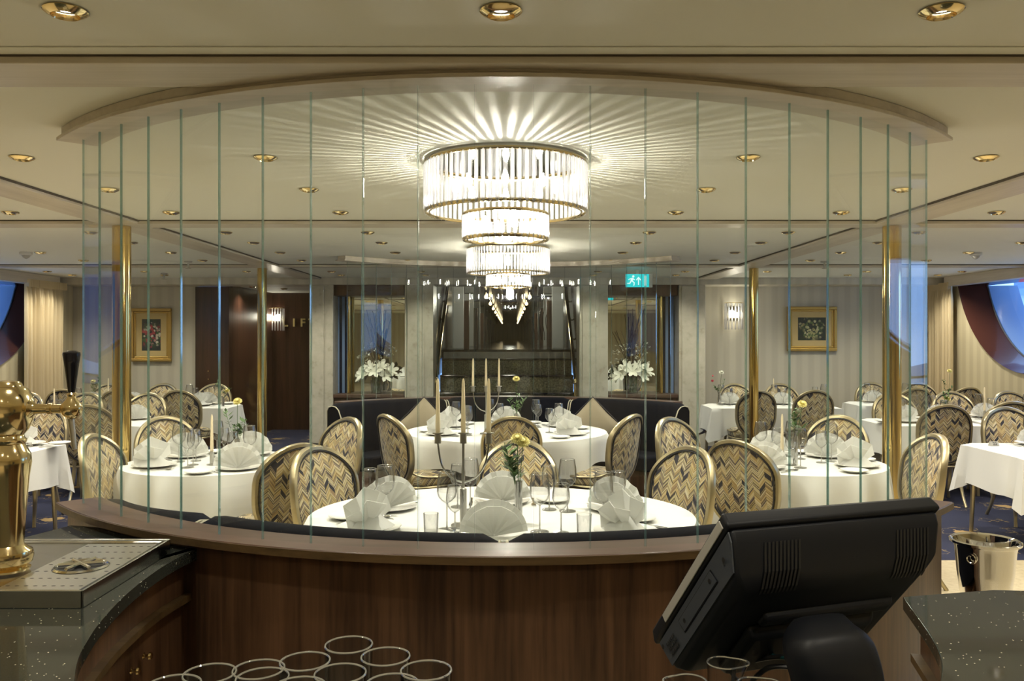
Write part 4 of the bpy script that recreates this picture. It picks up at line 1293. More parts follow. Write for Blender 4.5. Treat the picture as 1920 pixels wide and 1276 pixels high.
def ring_settings(c, r, tab, seats):
    for ang, seat, kind, nf in seats:
        a = math.radians(ang)
        setting((c[0] + r * sin(a), c[1] - r * cos(a)), c, seat, tab, kind, napscale=1.15, napface=nf)
ring_settings(T2, 0.66, 'rear central round table', ((-62, 'left', 'crown', 0.2), (62, 'right', 'crown', -0.2), (180, 'far', 'fan', 0), (-125, 'rear left', 'crown', 0.5), (125, 'rear right', 'crown', -0.5)))
ring_settings(T3, 0.40, 'left round table', ((-60, 'front left', 'crown', 0.3), (40, 'front right', 'fan', 0.3), (160, 'rear right', 'fan', 0), (-130, 'rear left', 'fan', 0.2)))
ring_settings(T4, 0.40, 'right round table', ((60, 'front right', 'crown', -0.3), (-50, 'front left', 'fan', -0.3), (-170, 'rear left', 'fan', 0), (130, 'rear right', 'fan', -0.2)))
sqs = {'A': [(0.25, 0.8, 'far left', 'fan'), (0.78, 0.75, 'far right', 'crown'), (0.5, 0.25, 'near', 'crown')], 'B': [(0.2, 0.75, 'far left', 'fan'), (0.75, 0.75, 'far right', 'fan'), (0.5, 0.25, 'near', 'crown')],
       'C': [(0.5, 0.7, 'far', 'fan'), (0.5, 0.3, 'near', 'crown')], 'D': [(0.25, 0.7, 'left', 'fan'), (0.8, 0.7, 'right', 'fan')],
       'E': [(0.55, 0.78, 'far', 'fan'), (0.6, 0.25, 'near', 'crown')], 'F': [(0.3, 0.7, 'far left', 'fan'), (0.75, 0.7, 'far right', 'fan'), (0.3, 0.3, 'near', 'crown')],
       'G': [(0.2, 0.7, 'left', 'fan'), (0.62, 0.7, 'middle', 'fan'), (0.85, 0.3, 'right', 'crown')], 'H': [(0.3, 0.7, 'left', 'fan'), (0.75, 0.7, 'right', 'fan')],
       'I': [(0.25, 0.7, 'left', 'fan'), (0.8, 0.7, 'right', 'fan')], 'J': [(0.4, 0.7, 'far', 'fan')]}
for k, L_ in sqs.items():
    x0, x1, y0, y1, lab = SQ[k]
    for fx, fy, seat, kind in L_:
        pos = (x0 + (x1 - x0) * fx, y0 + (y1 - y0) * fy)
        setting(pos, (pos[0], (y0 + y1) / 2), seat, lab, kind, full=False, napface=0.2 * (1 if x0 < 0 else -1))

# ------------------------------------------------------------ candelabra
def candelabrum(loc, lab, lab2):
    t = thing('candelabrum', lab, 'candelabrum', loc)
    G().lathe([(0.0, 0.0), (0.055, 0.0), (0.058, 0.008), (0.02, 0.014), (0.014, 0.02), (0.0, 0.02)], 24).obj('base', MT['brushed'], parent=t)
    G().lathe([(0.016, 0.02), (0.016, 0.175), (0.006, 0.18), (0.006, 0.385)], 16).obj('stem', MT['brushed'], parent=t)
    for s in (-1, 1):
        pts = smoothpts([(s * 0.006, 0, 0.205), (s * 0.055, 0, 0.225), (s * 0.10, 0, 0.285), (s * 0.118, 0, 0.385)], 6)
        G().tube(pts, 0.0045, 8).obj('arm', MT['steel'], parent=t)
    for s in (-1, 0, 1):
        G().lathe([(0.0155, 0.385), (0.0155, 0.428), (0.025, 0.430), (0.025, 0.434), (0.012, 0.434)], 18, c=(s * 0.118, 0, 0)).obj('candle_cup', MT['brushed'], parent=t)
        c = thing('taper_candle', 'cream unlit taper candle, %s of the three %s' % (('left', 'middle', 'right')[s + 1], lab2), 'candle', (loc[0] + s * 0.118, loc[1], loc[2] + 0.4345), 0, 'taper candles')
        G().lathe([(0.0105, 0.0), (0.0115, 0.03), (0.0065, 0.235), (0.003, 0.25), (0.0, 0.252)], 14).obj('wax', MT['wax'], parent=c)
        G().tube([(0, 0, 0.25), (0.001, 0, 0.262)], 0.0012, 5).obj('wick', MT['ink'], parent=c)
candelabrum((-0.195, 3.86, TOP), 'steel three-arm candelabrum on the front round table', 'on the front round table')
candelabrum((-0.20, 7.55, TOP), 'steel three-arm candelabrum on the rear central table', 'on the rear central table')
def single_candle(loc, lab):
    t = thing('candlestick', 'short steel candlestick ' + lab, 'candlestick', loc, 0, 'short steel candlesticks')
    G().lathe([(0.0, 0.0), (0.035, 0.0), (0.035, 0.006), (0.014, 0.01), (0.014, 0.09), (0.020, 0.092), (0.012, 0.095)], 18).obj('holder', MT['brushed'], parent=t)
    c = thing('taper_candle', 'cream taper candle ' + lab, 'candle', (loc[0], loc[1], loc[2] + 0.0955), 0, 'taper candles')
    G().lathe([(0.0105, 0.0), (0.0115, 0.03), (0.0065, 0.235), (0.003, 0.25), (0.0, 0.252)], 14).obj('wax', MT['wax'], parent=c)
single_candle((-2.03, 5.72, TOP), 'on the left round table')
single_candle((1.90, 5.75, TOP), 'on the right round table')
for x, y, lab in ((-5.25, 10.9, 'on the far left table by the painting'), (-4.75, 8.7, 'on the left table behind number 28'), (3.45, 10.85, 'on the far right table by the pilaster'),
                  (5.12, 8.95, 'on the right table below the window')):
    single_candle((x, y, 0.738), lab)

# ------------------------------------------------------------ flowers in slim vases
def leafy(g, base, tip, n, L, rnd, w=0.010):
    base, tip = Vector(base), Vector(tip)
    for k in range(n):
        u = 0.25 + 0.75 * k / n
        p = base.lerp(tip, u)
        a = rnd.uniform(0, 2 * PI)
        d = Vector((cos(a), sin(a), rnd.uniform(0.1, 0.9))).normalized()
        s = d.cross(Vector((0, 0, 1))).normalized()
        l = L * rnd.uniform(0.6, 1.1)
        g.add([p, p + d * l * 0.45 + s * w, p + d * l, p + d * l * 0.45 - s * w], [(0, 1, 2, 3)])
def vase(loc, lab, H=0.14, stems=((0.0, 0.34),), seed=1, petal='petaly', leaves=14, red=False):
    rnd = random.Random(seed)
    t = thing('flower_vase', 'slim vase with %s %s' % ('yellow gerbera' if petal == 'petaly' else 'pale blooms', lab), 'vase', loc, 0, 'slim flower vases')
    G().lathe([(0.0, 0.0), (0.017, 0.0), (0.018, 0.01), (0.018, H), (0.0165, H), (0.016, 0.012), (0.0, 0.012)], 18, cap=False).obj('glass_tube', MT['rim'], parent=t)
    for dx, h in stems:
        G().tube(smoothpts([(0, 0, 0.02), (dx * 0.3, 0, H), (dx, 0.0, h)], 5), 0.0022, 5).obj('stem', MT['leaf'], parent=t)
        g = G()
        for k in range(16):
            a = 2 * PI * k / 16
            for rr, zz in ((0.036, -0.004), (0.030, 0.008), (0.020, 0.016)):
                d = Vector((cos(a), sin(a), 0)); s = Vector((-sin(a), cos(a), 0))
                c = Vector((dx, 0, h))
                g.add([c + d * 0.004, c + d * rr * 0.7 + s * 0.006 + Vector((0, 0, zz)), c + d * rr + Vector((0, 0, zz)), c + d * rr * 0.7 - s * 0.006 + Vector((0, 0, zz))], [(0, 1, 2, 3)])
        g.lathe([(0.010, 0.002), (0.010, 0.016), (0.0, 0.020)], 10, c=(dx, 0, h))
        R_ = Matrix.Translation((dx, 0, h)) @ Matrix.Rotation(0.7, 4, 'X') @ Matrix.Translation((-dx, 0, -h))
        g.v = [tuple(R_ @ Vector(q)) for q in g.v]
        g.obj('bloom', MT[petal], parent=t, smooth=0)
    g = G()
    for q in range(4):
        tip = (rnd.uniform(-0.09, 0.09), rnd.uniform(-0.05, 0.05), H + rnd.uniform(0.05, 0.22))
        g.tube([(0, 0, H * 0.5), (tip[0] * .4, tip[1] * .4, H + 0.03), tip], 0.0014, 4)
        leafy(g, (0, 0, H * 0.9), tip, leaves, 0.075 if leaves > 14 else 0.058, rnd, 0.013 if leaves > 14 else 0.010)
    tag(g.obj('foliage', MT['leaf'], parent=t, smooth=0), kind='stuff')
    if red:
        G().lathe([(0.0, 0.0), (0.018, 0.01), (0.016, 0.03), (0.0, 0.035)], 8, c=(-0.09, 0, H + 0.13)).lathe([(0.0, 0.0), (0.014, 0.01), (0.0, 0.03)], 8, c=(-0.085, 0, H + 0.2)).obj('red_bloom', MT['petalr'], parent=t)
vase((0.062, 3.92, TOP), 'on the front round table', 0.20, ((-0.006, 0.40), (0.022, 0.385)), 4, leaves=18)
vase((0.075, 7.6, TOP), 'on the rear central table', 0.18, ((0.0, 0.50),), 5)
vase((-1.93, 5.95, TOP), 'on the left round table', 0.15, ((0.0, 0.42),), 6)
vase((1.98, 5.72, TOP), 'on the right round table', 0.20, ((0.05, 0.42),), 7)
vase((2.78, 11.0, 0.738), 'on the far right table by the pilaster', 0.16, ((0.03, 0.42),), 8, 'petalw', red=True)
vase((5.65, 10.7, 0.738), 'below the right curtain', 0.14, ((0.02, 0.45),), 9)
vase((-5.5, 11.0, 0.738), 'below the left curtain', 0.14, ((0.0, 0.30),), 10)
vase((-3.66, 10.65, 0.738), 'on the far left table by the lobby door', 0.12, ((0.05, 0.20),), 12)
vase((4.75, 9.0, 0.738), 'on the right table behind number 22', 0.12, ((0.0, 0.22),), 13)
for x in (0.10, 0.0):
    pass
# cut-glass salt and pepper on the front table
cr = G().lathe([(0.0, 0.0), (0.020, 0.0), (0.026, 0.012), (0.018, 0.03), (0.008, 0.034)], 8)
c1 = thing('salt_cellar', 'x', 'shaker')
cr.obj('glass_body', MT['ware'], parent=c1, smooth=0)
G().lathe([(0.010, 0.034), (0.010, 0.044), (0.0, 0.048)], 10).obj('cap', MT['chrome'], parent=c1)
CP = Proto(c1)
CP.put(spot(918, 958), 0, 'cut-glass shaker on the front round table, left one')
CP.put(spot(945, 961), 0, 'cut-glass shaker on the front round table, right one')

# table numbers
def tnum(x, y, s, lab, rz=0.0):
    t = thing('table_number', lab, 'table number', (x, y, 0.738), rz)
    G().prism([(-0.022, 0), (0.022, 0), (0.003, 0.034), (-0.003, 0.034)], -0.035, 0.035, M=Matrix.Rotation(PI / 2, 4, 'Z') @ Matrix.Rotation(PI / 2, 4, 'X')).obj('card', MT['signcard'], parent=t, smooth=0)
    text_obj(s, 0.036, MT['ink'], t, (0, -0.0145, 0.0165), (math.radians(61), 0, 0), 0.0006, 'digits')
tnum(-3.88, 6.72, '28', 'small grey tent card reading twenty-eight on the left numbered table', -0.1)
tnum(3.96, 6.78, '22', 'small grey tent card reading twenty-two on the right numbered table', 0.1)

# ------------------------------------------------------------ throw pillows on the rear banquette
def pillow(loc, rz, lab):
    t = thing('throw_pillow', lab, 'pillow', loc, rz, 'tan velvet pillows')
    n = 14; h = 0.22
    g = G()
    for s in (1, -1):
        def fn(u, v, s=s):
            a, b = u * 2 - 1, v * 2 - 1
            k = (1 - a * a) * (1 - b * b)
            x, z = a * h * (1 - 0.06 * (1 - abs(b)) ), b * h * (1 - 0.06 * (1 - abs(a)))
            return ((x - z) * 0.7071, s * 0.075 * k ** 0.45 if k > 0 else 0, (x + z) * 0.7071 + h * 1.38)
        g.grid(fn, n, n)
    g.obj('cushion', MT['pillow'], parent=t, smooth=80)
    c = h
    G().tube([(0, 0, h * -0.045), (h * 1.425, 0, h * 1.38), (0, 0, h * 2.805), (-h * 1.425, 0, h * 1.38)], 0.006, 6, closed=True).obj('piping', MT['blackpipe'], parent=t)
pillow((-0.87, 8.58, 0.39), 0.15, 'tan velvet pillow on its corner, left of the rear central table')
pillow((0.87, 8.58, 0.39), -0.15, 'tan velvet pillow on its corner, right of the rear central table')

# ------------------------------------------------------------ big amaryllis arrangements before the mirrors
def bouquet(loc, lab, seed, big):
    rnd = random.Random(seed)
    t = thing('flower_arrangement', lab, 'flower arrangement', loc)
    G().lathe([(0.0, 0.0), (0.07, 0.0), (0.075, 0.02), (0.085, 0.20), (0.082, 0.20), (0.07, 0.02), (0.0, 0.02)], 20, cap=False).obj('glass_vase', MT['ware'], parent=t)
    g = G()
    for k in range(14):
        a = 2 * PI * k / 14
        g.tube([(0.05 * cos(a), 0.05 * sin(a), 0.02), (0.06 * cos(a + .5), 0.06 * sin(a + .5), 0.24)], 0.007, 5)
    tag(g.obj('stems', MT['leaf'], parent=t), kind='stuff')
    spots = [(-0.18, -0.08, 0.30), (-0.02, -0.12, 0.34), (0.14, -0.08, 0.28), (-0.10, -0.02, 0.40), (0.08, -0.02, 0.41), (0.22, -0.02, 0.35), (-0.24, 0, 0.26)]
    for (x, y, z) in spots:
        c = Vector((x, y, z)); ax = (c - Vector((0, 0.16, 0.16))).normalized(); u, w = frame_on(ax)
        g = G()
        for k in range(6):
            a = 2 * PI * k / 6 + rnd.uniform(-0.1, 0.1)
            d = u * cos(a) + w * sin(a); s = ax.cross(d)
            L = 0.115 * rnd.uniform(0.9, 1.15)
            b0 = c - ax * 0.05
            P = [b0, b0 + ax * 0.045 + d * L * 0.45 + s * 0.03, b0 + ax * 0.07 + d * L * 0.85 + s * 0.028, b0 + ax * 0.07 + d * L * 1.1, b0 + ax * 0.07 + d * L * 0.85 - s * 0.028, b0 + ax * 0.045 + d * L * 0.45 - s * 0.03, b0 + ax * 0.035 + d * L * 0.5]
            g.add(P, [(0, 1, 6), (1, 2, 6), (2, 3, 6), (3, 4, 6), (4, 5, 6), (5, 0, 6)])
        g.obj('lily_bloom', MT['petalw'], parent=t, smooth=60)
    g = G()
    for k in range(26 if big else 14):
        a = rnd.uniform(0, 2 * PI); r = rnd.uniform(0.02, 0.16 if big else 0.3); h = rnd.uniform(0.7, 1.25)
        g.tube(smoothpts([(0, 0, 0.15), (r * 0.3 * cos(a), r * 0.3 * sin(a) * .5, 0.55 * h), (r * cos(a) * 1.4, r * sin(a) * .5 , h)], 3), 0.004, 4)
    tag(g.obj('branches', MT['twig'], parent=t), kind='stuff')
    g = G()
    for k in range(34):
        a = rnd.uniform(0, 2 * PI); r = rnd.uniform(0.1, 0.3)
        p = Vector((r * cos(a), r * sin(a) * .4, rnd.uniform(0.42, 0.75)))
        for q in range(4):
            d = Vector((rnd.uniform(-1, 1), rnd.uniform(-1, 1), rnd.uniform(-1, 1))).normalized() * 0.028; e = d.cross(Vector((0.3, 0.5, 1))).normalized() * 0.012
            g.add([p, p + d * .6 + e, p + d, p + d * .6 - e], [(0, 1, 2, 3)])
    tag(g.obj('blossoms', MT['petalw'], parent=t, smooth=0), kind='stuff')
bouquet((-1.93, 12.1, 0.80), 'white lily arrangement with tall dark twigs before the left alcove mirror', 3, True)
bouquet((1.80, 12.1, 0.80), 'white lily arrangement with spreading branches before the right alcove mirror', 9, False)

# ------------------------------------------------------------ bar counters
Linner = [(-1.04, 2.885), (-1.068, 2.64), (-1.056, 2.36), (-1.015, 2.115), (-0.98, 1.977), (-0.94, 1.856), (-0.865, 1.70), (-0.74, 1.5), (-0.6, 1.36)]
def arcpts(a0, a1, R, n): return [(R * sin(a0 + (a1 - a0) * k / n), 4.968 - R * cos(a0 + (a1 - a0) * k / n)) for k in range(n + 1)]
def sm2(p, n=5): return [(v.x, v.y) for v in smoothpts([(a, b, 0) for a, b in p], n)]
def offset(poly, d):
    out = []
    for i, (x, y) in enumerate(poly):
        p, q = poly[max(i - 1, 0)], poly[min(i + 1, len(poly) - 1)]
        tx, ty = q[0] - p[0], q[1] - p[1]; L = math.hypot(tx, ty)
        out.append((x + ty / L * d, y - tx / L * d))
    return out
def counter(inner, outer, lab, sgn, knobs):
    inn = sm2(inner)
    t = thing('bar_counter', lab, 'counter')
    G().prism(inn + outer, 0.862, 0.90).obj('granite_top', MT['granite'], parent=t, smooth=20, bevel=0.003)
    def strip(name, d, z0, z1, m, th=0.02):
        a = offset(inn, d); b = offset(inn, d + (th if sgn > 0 else -th))
        g = G(); n = len(a)
        v = [(x, y, z0) for x, y in a] + [(x, y, z1) for x, y in a] + [(x, y, z1) for x, y in b] + [(x, y, z0) for x, y in b]
        f = []
        for i in range(n - 1):
            f += [(i, i + 1, n + i + 1, n + i), (n + i, n + i + 1, 2 * n + i + 1, 2 * n + i), (2 * n + i, 2 * n + i + 1, 3 * n + i + 1, 3 * n + i), (3 * n + i, 3 * n + i + 1, i + 1, i)]
        f += [(0, n, 2 * n, 3 * n), (n - 1, 4 * n - 1, 3 * n - 1, 2 * n - 1)]
        g.add(v, f); return g.obj(name, MT[m], parent=t, smooth=30)
    strip('frieze', sgn * 0.045, 0.745, 0.861, 'walnut')
    strip('ledge', sgn * 0.020, 0.722, 0.744, 'edge', 0.05)
    strip('door_front', sgn * 0.055, 0.02, 0.721, 'walnut')
    for (x, y, z) in knobs:
        G().lathe([(0.0, 0.026), (0.010, 0.024), (0.012, 0.018), (0.005, 0.012), (0.005, 0.004), (0.011, 0.0)], 12, M=Matrix.Translation((x, y, z)) @ Matrix.Rotation(-sgn * PI / 2 * -1, 4, 'Y')).obj('knob', MT['brass'], parent=t)
    return t
outerL = [(-0.9, 1.2), (-1.85, 1.2), (-1.92, 1.9), (-1.86, 2.5), (-1.74, 2.95), (-1.66, 3.19)] + arcpts(-0.74, -0.455, 2.378, 8)[1:]
cl = counter(Linner, outerL, 'left black granite bar counter with curved walnut cabinet below', 1, [(-1.108, 2.57, 0.636), (-1.105, 2.48, 0.626)])
Rinner = [(1.115, 2.312), (1.06, 2.087), (1.018, 1.94), (0.968, 1.82), (0.90, 1.70), (0.78, 1.5), (0.64, 1.36)]
outerR = [(0.9, 1.2), (2.0, 1.2), (2.05, 1.9), (1.92, 2.22), (1.62, 2.36), (1.40, 2.375)]
cr_ = counter(Rinner, outerR, 'right black granite bar counter with curved edge', -1, [])
G().box(1.16, 1.9, 2.14, 2.24, 0.02, 0.861).obj('end_panel', MT['walnut'], parent=cr_, smooth=0)
# near work surface, just below the frame, that carries glasses and terminal
wt = thing('work_counter', 'near bar work surface carrying the tumblers and the till', 'counter', (0, 0, 0))
G().box(-0.9, 0.75, 0.55, 1.40, 0.955, 0.985).obj('top', MT['granite'], parent=wt, smooth=0, bevel=0.003)
G().box(-0.85, 0.70, 0.60, 1.36, 0.0, 0.954).obj('cabinet', MT['walnut'], parent=wt, smooth=0)

# ------------------------------------------------------------ drip tray
t = thing('drip_tray', 'stainless steel drip tray with glass rinser on the left counter', 'drip tray', (0, 0, 0.9005))
x0, x1, y0, y1, H = -1.80, -1.112, 2.21, 2.78, 0.047
g = G()
g.box(x0, x1, y0, y0 + 0.006, 0, H).box(x0, x1, y1 - 0.006, y1, 0, H).box(x0, x0 + 0.006, y0, y1, 0, H).box(x1 - 0.006, x1, y0, y1, 0, H)
g.box(x0 + 0.006, x1 - 0.006, y0 + 0.006, y1 - 0.006, H - 0.012, H - 0.009)
g.obj('body', MT['steel'], parent=t, smooth=0, bevel=0.0015)
G().tube([(x0 + .02, y0 + .02, H - 0.007), (x1 - .02, y0 + .02, H - 0.007), (x1 - .02, y1 - .02, H - 0.007), (x0 + .02, y1 - .02, H - 0.007)], 0.004, 6, closed=True).obj('raised_bead', MT['steel'], parent=t)
gx0, gx1, gy0, gy1 = -1.362, -1.132, 2.24, 2.73
G().box(gx0, gx1, gy0, gy1, H - 0.0088, H - 0.0055).obj('perforated_plate', MT['brushed'], parent=t, smooth=0, bevel=0.001)
g = G(); rc = (-1.245, 2.46)
for i in range(9):
    for j in range(7):
        hx, hy = gx0 + 0.015 + i * 0.025, gy0 + 0.030 + j * 0.071
        if math.hypot(hx - rc[0], hy - rc[1]) < 0.088: continue
        g.lathe([(0.0, 0.0), (0.0055, 0.0)], 8, c=(hx, hy, H - 0.0052), sx=1.2, sy=0.7, cap=False)
tag(g.obj('drain_holes', MT['ink'], parent=t, smooth=0), kind='stuff')
G().lathe([(0.078, H - 0.004), (0.072, H + 0.001), (0.066, H - 0.002), (0.064, H - 0.0045)], 36, c=(rc[0], rc[1], 0), cap=False).obj('rinser_rim', MT['chrome'], parent=t)
G().lathe([(0.0, H - 0.0045), (0.066, H - 0.0045)], 36, c=(rc[0], rc[1], 0), cap=False).obj('rinser_well', MT['ink'], parent=t)
for k in range(3):
    a = 0.3 + k * PI / 3
    G().tube([(rc[0] - 0.06 * cos(a), rc[1] - 0.06 * sin(a), H + 0.004), (rc[0] + 0.06 * cos(a), rc[1] + 0.06 * sin(a), H + 0.004)], 0.0055, 8).obj('spray_arm', MT['chrome'], parent=t)

# ------------------------------------------------------------ beer tower
tw = thing('beer_tap_tower', 'polished brass beer tap tower with black handle on the drip tray', 'beer tap', (-1.44, 2.42, 0.9440))
b0 = 0.9440
G().lathe([(0.0, 0.0), (0.060, 0.0), (0.062, 0.006), (0.05, 0.010), (0.066, 0.022), (0.070, 0.040), (0.066, 0.056), (0.05, 0.068), (0.044, 0.074)], 32).obj('foot', MT['brass'], parent=tw)
G().lathe([(0.044, 0.074), (0.045, 0.10), (0.052, 0.20), (0.058, 0.27), (0.064, 0.31), (0.062, 0.335), (0.052, 0.355), (0.046, 0.366), (0.050, 0.370), (0.052, 0.378), (0.046, 0.384), (0.044, 0.392)], 36).obj('column', MT['brass'], parent=tw)
G().lathe([(0.044, 0.392), (0.058, 0.41), (0.070, 0.44), (0.073, 0.47), (0.069, 0.50), (0.055, 0.525), (0.042, 0.534), (0.040, 0.540), (0.032, 0.548), (0.0, 0.552)], 36).obj('globe', MT['brass'], parent=tw)
Ry = Matrix.Translation((0, 0, 0.468)) @ Matrix.Rotation(PI / 2, 4, 'Y')
G().lathe([(0.024, 0.060), (0.026, 0.070), (0.018, 0.078), (0.015, 0.085), (0.0135, 0.12), (0.0165, 0.122), (0.0165, 0.132), (0.013, 0.134), (0.0135, 0.160)], 20, M=Ry).obj('arm', MT['brass'], parent=tw)
G().lathe([(0.0, -0.031), (0.015, -0.027), (0.027, -0.015), (0.031, 0.0), (0.027, 0.015), (0.015, 0.028), (0.011, 0.036), (0.014, 0.042), (0.009, 0.048)], 24, c=(0.188, 0, 0.468)).obj('valve_ball', MT['brass'], parent=tw)
G().lathe([(0.009, 0.0), (0.010, 0.006), (0.012, 0.02), (0.020, 0.085), (0.024, 0.112), (0.023, 0.118), (0.014, 0.123), (0.0, 0.124)], 24, c=(0.188, 0, 0.514)).obj('handle', MT['blackgloss'], parent=tw)
G().tube([(0.186, 0, 0.442), (0.192, -0.004, 0.41), (0.203, -0.012, 0.352)], [0.009, 0.008, 0.0065], 12).obj('spout', MT['brushed'], parent=tw)

# ------------------------------------------------------------ bar tumblers
def tumbler(r, h):
    t = thing('bar_tumbler', 'x', 'glass')
    G().lathe([(0.0, 0.0), (r * 0.86, 0.0), (r * 0.9, 0.006), (r, h), (r - 0.002, h), (r * 0.88, 0.012), (0.0, 0.012)], 40, cap=False).obj('body', MT['ware'], parent=t)
    G().tube([((r - 0.001) * cos(2 * PI * k / 40), (r - 0.001) * sin(2 * PI * k / 40), h) for k in range(40)], 0.0016, 6, closed=True).obj('rim', MT['rim'], parent=t)
    return t
TU = Proto(tumbler(0.0375, 0.150))
TZ = 0.9855; rz_ = TZ + 0.15
for (px, py, lab) in ((654, 1208, 'topmost in view, farthest back'), (723, 1230, 'second row, right of the farthest'), (572, 1239, 'second row, left of the farthest'), (799, 1256, 'rightmost of the cluster'),
                      (638, 1262, 'front middle, below the farthest'), (485, 1254, 'behind the left front one'), (492, 1270, 'left front, wide rim'), (393, 1262, 'leftmost but one'), (735, 1282, 'low between middle and rightmost'), (325, 1284, 'lowest at far left'), (560, 1288, 'lowest at centre left')):
    d = (EYE.z - rz_) * F / (py - 632.0)
    TU.put((EYE.x + (px - 958) * d / F, d, TZ), 0, 'empty straight bar tumbler at the bottom edge, ' + lab, 'upright bar tumblers')
# glass carafes with pouring lips
def carafe(r, h):
    t = thing('glass_carafe', 'x', 'carafe')
    def fn(u, v):
        a = 2 * PI * u
        lip = max(0, cos(a)) ** 6 * 0.014 * max(0, (v - 0.75) / 0.25) ** 1.5
        rr = r * (1.12 - 0.12 * min(1, v * 2)) + lip
        return (rr * cos(a), rr * sin(a), v * h)
    G().grid(fn, 40, 10, closeu=True).obj('body', MT['ware'], parent=t)
    G().tube([fn(k / 40, 1.0) for k in range(40)], 0.0015, 6, closed=True).obj('rim', MT['rim'], parent=t)
    return t
CA = Proto(carafe(0.024, 0.145))
for (px, py, lab, rz) in ((1357, 1242, 'tallest, below the till screen', 0.0), (1293, 1276, 'left of the tallest', PI), (1415, 1282, 'right of the tallest', 0.2)):
    d = (EYE.z - TZ - 0.145) * F / (py - 632.0)
    CA.put((EYE.x + (px - 958) * d / F, d, TZ), rz, 'small glass carafe with pouring lip, ' + lab, 'small glass carafes')

# ------------------------------------------------------------ till terminal
psi, th = 0.332, 0.717
r_ = Vector((cos(psi), sin(psi), 0)); b_ = Vector((sin(psi), -cos(psi), 0))
u_ = b_ * sin(th) + Vector((0, 0, cos(th)))
n_ = r_.cross(u_)
if n_.y > 0: n_ = -n_
TL = Vector((0.338, 1.194, 1.351))
Mt = Matrix(((r_.x, u_.x, n_.x, TL.x), (r_.y, u_.y, n_.y, TL.y), (r_.z, u_.z, n_.z, TL.z), (0, 0, 0, 1)))
till = thing('till_terminal', 'black touchscreen till seen from behind on a curved stand', 'till', (0.52, 1.28, 0.9855))
Mt = Matrix.Translation((-0.52, -1.28, -0.9855)) @ Mt
# local frame of the housing: x right 0..W, y up -Hh..0, z towards the camera (depth of the back)
W, Hh = 0.38, 0.31
def slab(name, secs, m, bevel=0.004, seg=3):
    v = []; f = []
    for (x0, x1, y0, y1, z) in secs: v += [(x0, y0, z), (x1, y0, z), (x1, y1, z), (x0, y1, z)]
    for i in range(len(secs) - 1):
        for k in range(4):
            k2 = (k + 1) % 4
            f.append((i * 4 + k, i * 4 + k2, i * 4 + 4 + k2, i * 4 + 4 + k))
    f.append((3, 2, 1, 0)); e = 4 * (len(secs) - 1); f.append((e, e + 1, e + 2, e + 3))
    return G().add(v, f, 0, Mt).obj(name, MT[m], parent=till, bevel=bevel, seg=seg)
slab('bezel', [(-0.003, W + 0.003, -Hh - 0.004, 0.004, -0.020), (-0.006, W + 0.006, -Hh - 0.008, 0.006, -0.002), (-0.006, W + 0.006, -Hh - 0.008, 0.006, 0.006)], 'plastic', 0.005)
slab('screen', [(0.02, W - 0.02, -Hh + 0.02, -0.02, -0.0215), (0.02, W - 0.02, -Hh + 0.02, -0.02, -0.0195)], 'blackgloss', 0)
slab('back_housing', [(0.0, W, -Hh, 0.0, 0.006), (0.001, W - 0.001, -Hh, -0.010, 0.024), (0.006, W - 0.006, -Hh + 0.002, -0.045, 0.054), (0.022, W - 0.022, -Hh + 0.008, -0.070, 0.066), (0.04, W - 0.04, -Hh + 0.02, -0.085, 0.068)], 'plastic', 0.006)
slab('rear_ridge', [(0.085, W - 0.045, -0.165, -0.135, 0.066), (0.090, W - 0.050, -0.163, -0.142, 0.078)], 'plastic', 0.005)
slab('rear_box', [(0.070, W - 0.060, -Hh + 0.012, -0.165, 0.066), (0.080, W - 0.070, -Hh + 0.014, -0.180, 0.085)], 'plastic', 0.01)
# side cover, light on it put into its grey, with pale strip, port lid and screws
sc = [(-Hh + 0.002, 0.008), (-0.006, 0.008), (-0.012, 0.022), (-0.046, 0.050), (-Hh + 0.004, 0.050)]
xs_ = [-0.0022, -0.0022, -0.0018, 0.0030, 0.0030]
v = [(x, y, z) for x, (y, z) in zip(xs_, sc)] + [(x + 0.0022, y, z) for x, (y, z) in zip(xs_, sc)]
G().add(v, [(0, 1, 2, 3, 4), (9, 8, 7, 6, 5)] + [(k, k + 5, (k + 1) % 5 + 5, (k + 1) % 5) for k in range(5)], 0, Mt).obj('side_cover', MT['plasticgrey'], parent=till, smooth=0)
G().box(-0.0085, -0.0062, -0.255, -0.005, -0.012, 0.002, 0, Mt).obj('light_strip', MT['screenstrip'], parent=till, smooth=0, bevel=0.002)
def side_x(z): return -0.0026 + max(0, z - 0.020) * 0.0052 / 0.030
G().add([(side_x(z) - 0.0004 + dx, y, z) for dx in (0, 0.001) for (y, z) in ((-0.225, 0.017), (-0.085, 0.017), (-0.085, 0.038), (-0.225, 0.038))], [(0, 1, 2, 3), (7, 6, 5, 4), (0, 4, 5, 1), (1, 5, 6, 2), (2, 6, 7, 3), (3, 7, 4, 0)], 0, Mt).obj('port_cover', MT['plastic'], parent=till, smooth=0)
G().add([(side_x(z) - 0.0012 + dx, y, z) for dx in (0, 0.001) for (y, z) in ((-0.223, 0.0185), (-0.087, 0.0185), (-0.087, 0.0365), (-0.223, 0.0365))], [(0, 1, 2, 3), (7, 6, 5, 4), (0, 4, 5, 1), (1, 5, 6, 2), (2, 6, 7, 3), (3, 7, 4, 0)], 0, Mt).obj('port_lid', MT['plasticgrey'], parent=till, smooth=0)
for (y, z) in ((-0.045, 0.028), (-0.100, 0.027), (-0.208, 0.027), (-0.298, 0.020)):
    G().lathe([(0, 0.0), (0.004, 0.0)], 10, M=Mt @ Matrix.Translation((side_x(z) - 0.0016, y, z)) @ Matrix.Rotation(-PI / 2, 4, 'Y'), cap=False).obj('screw_hole', MT['ink'], parent=till)
g = G()
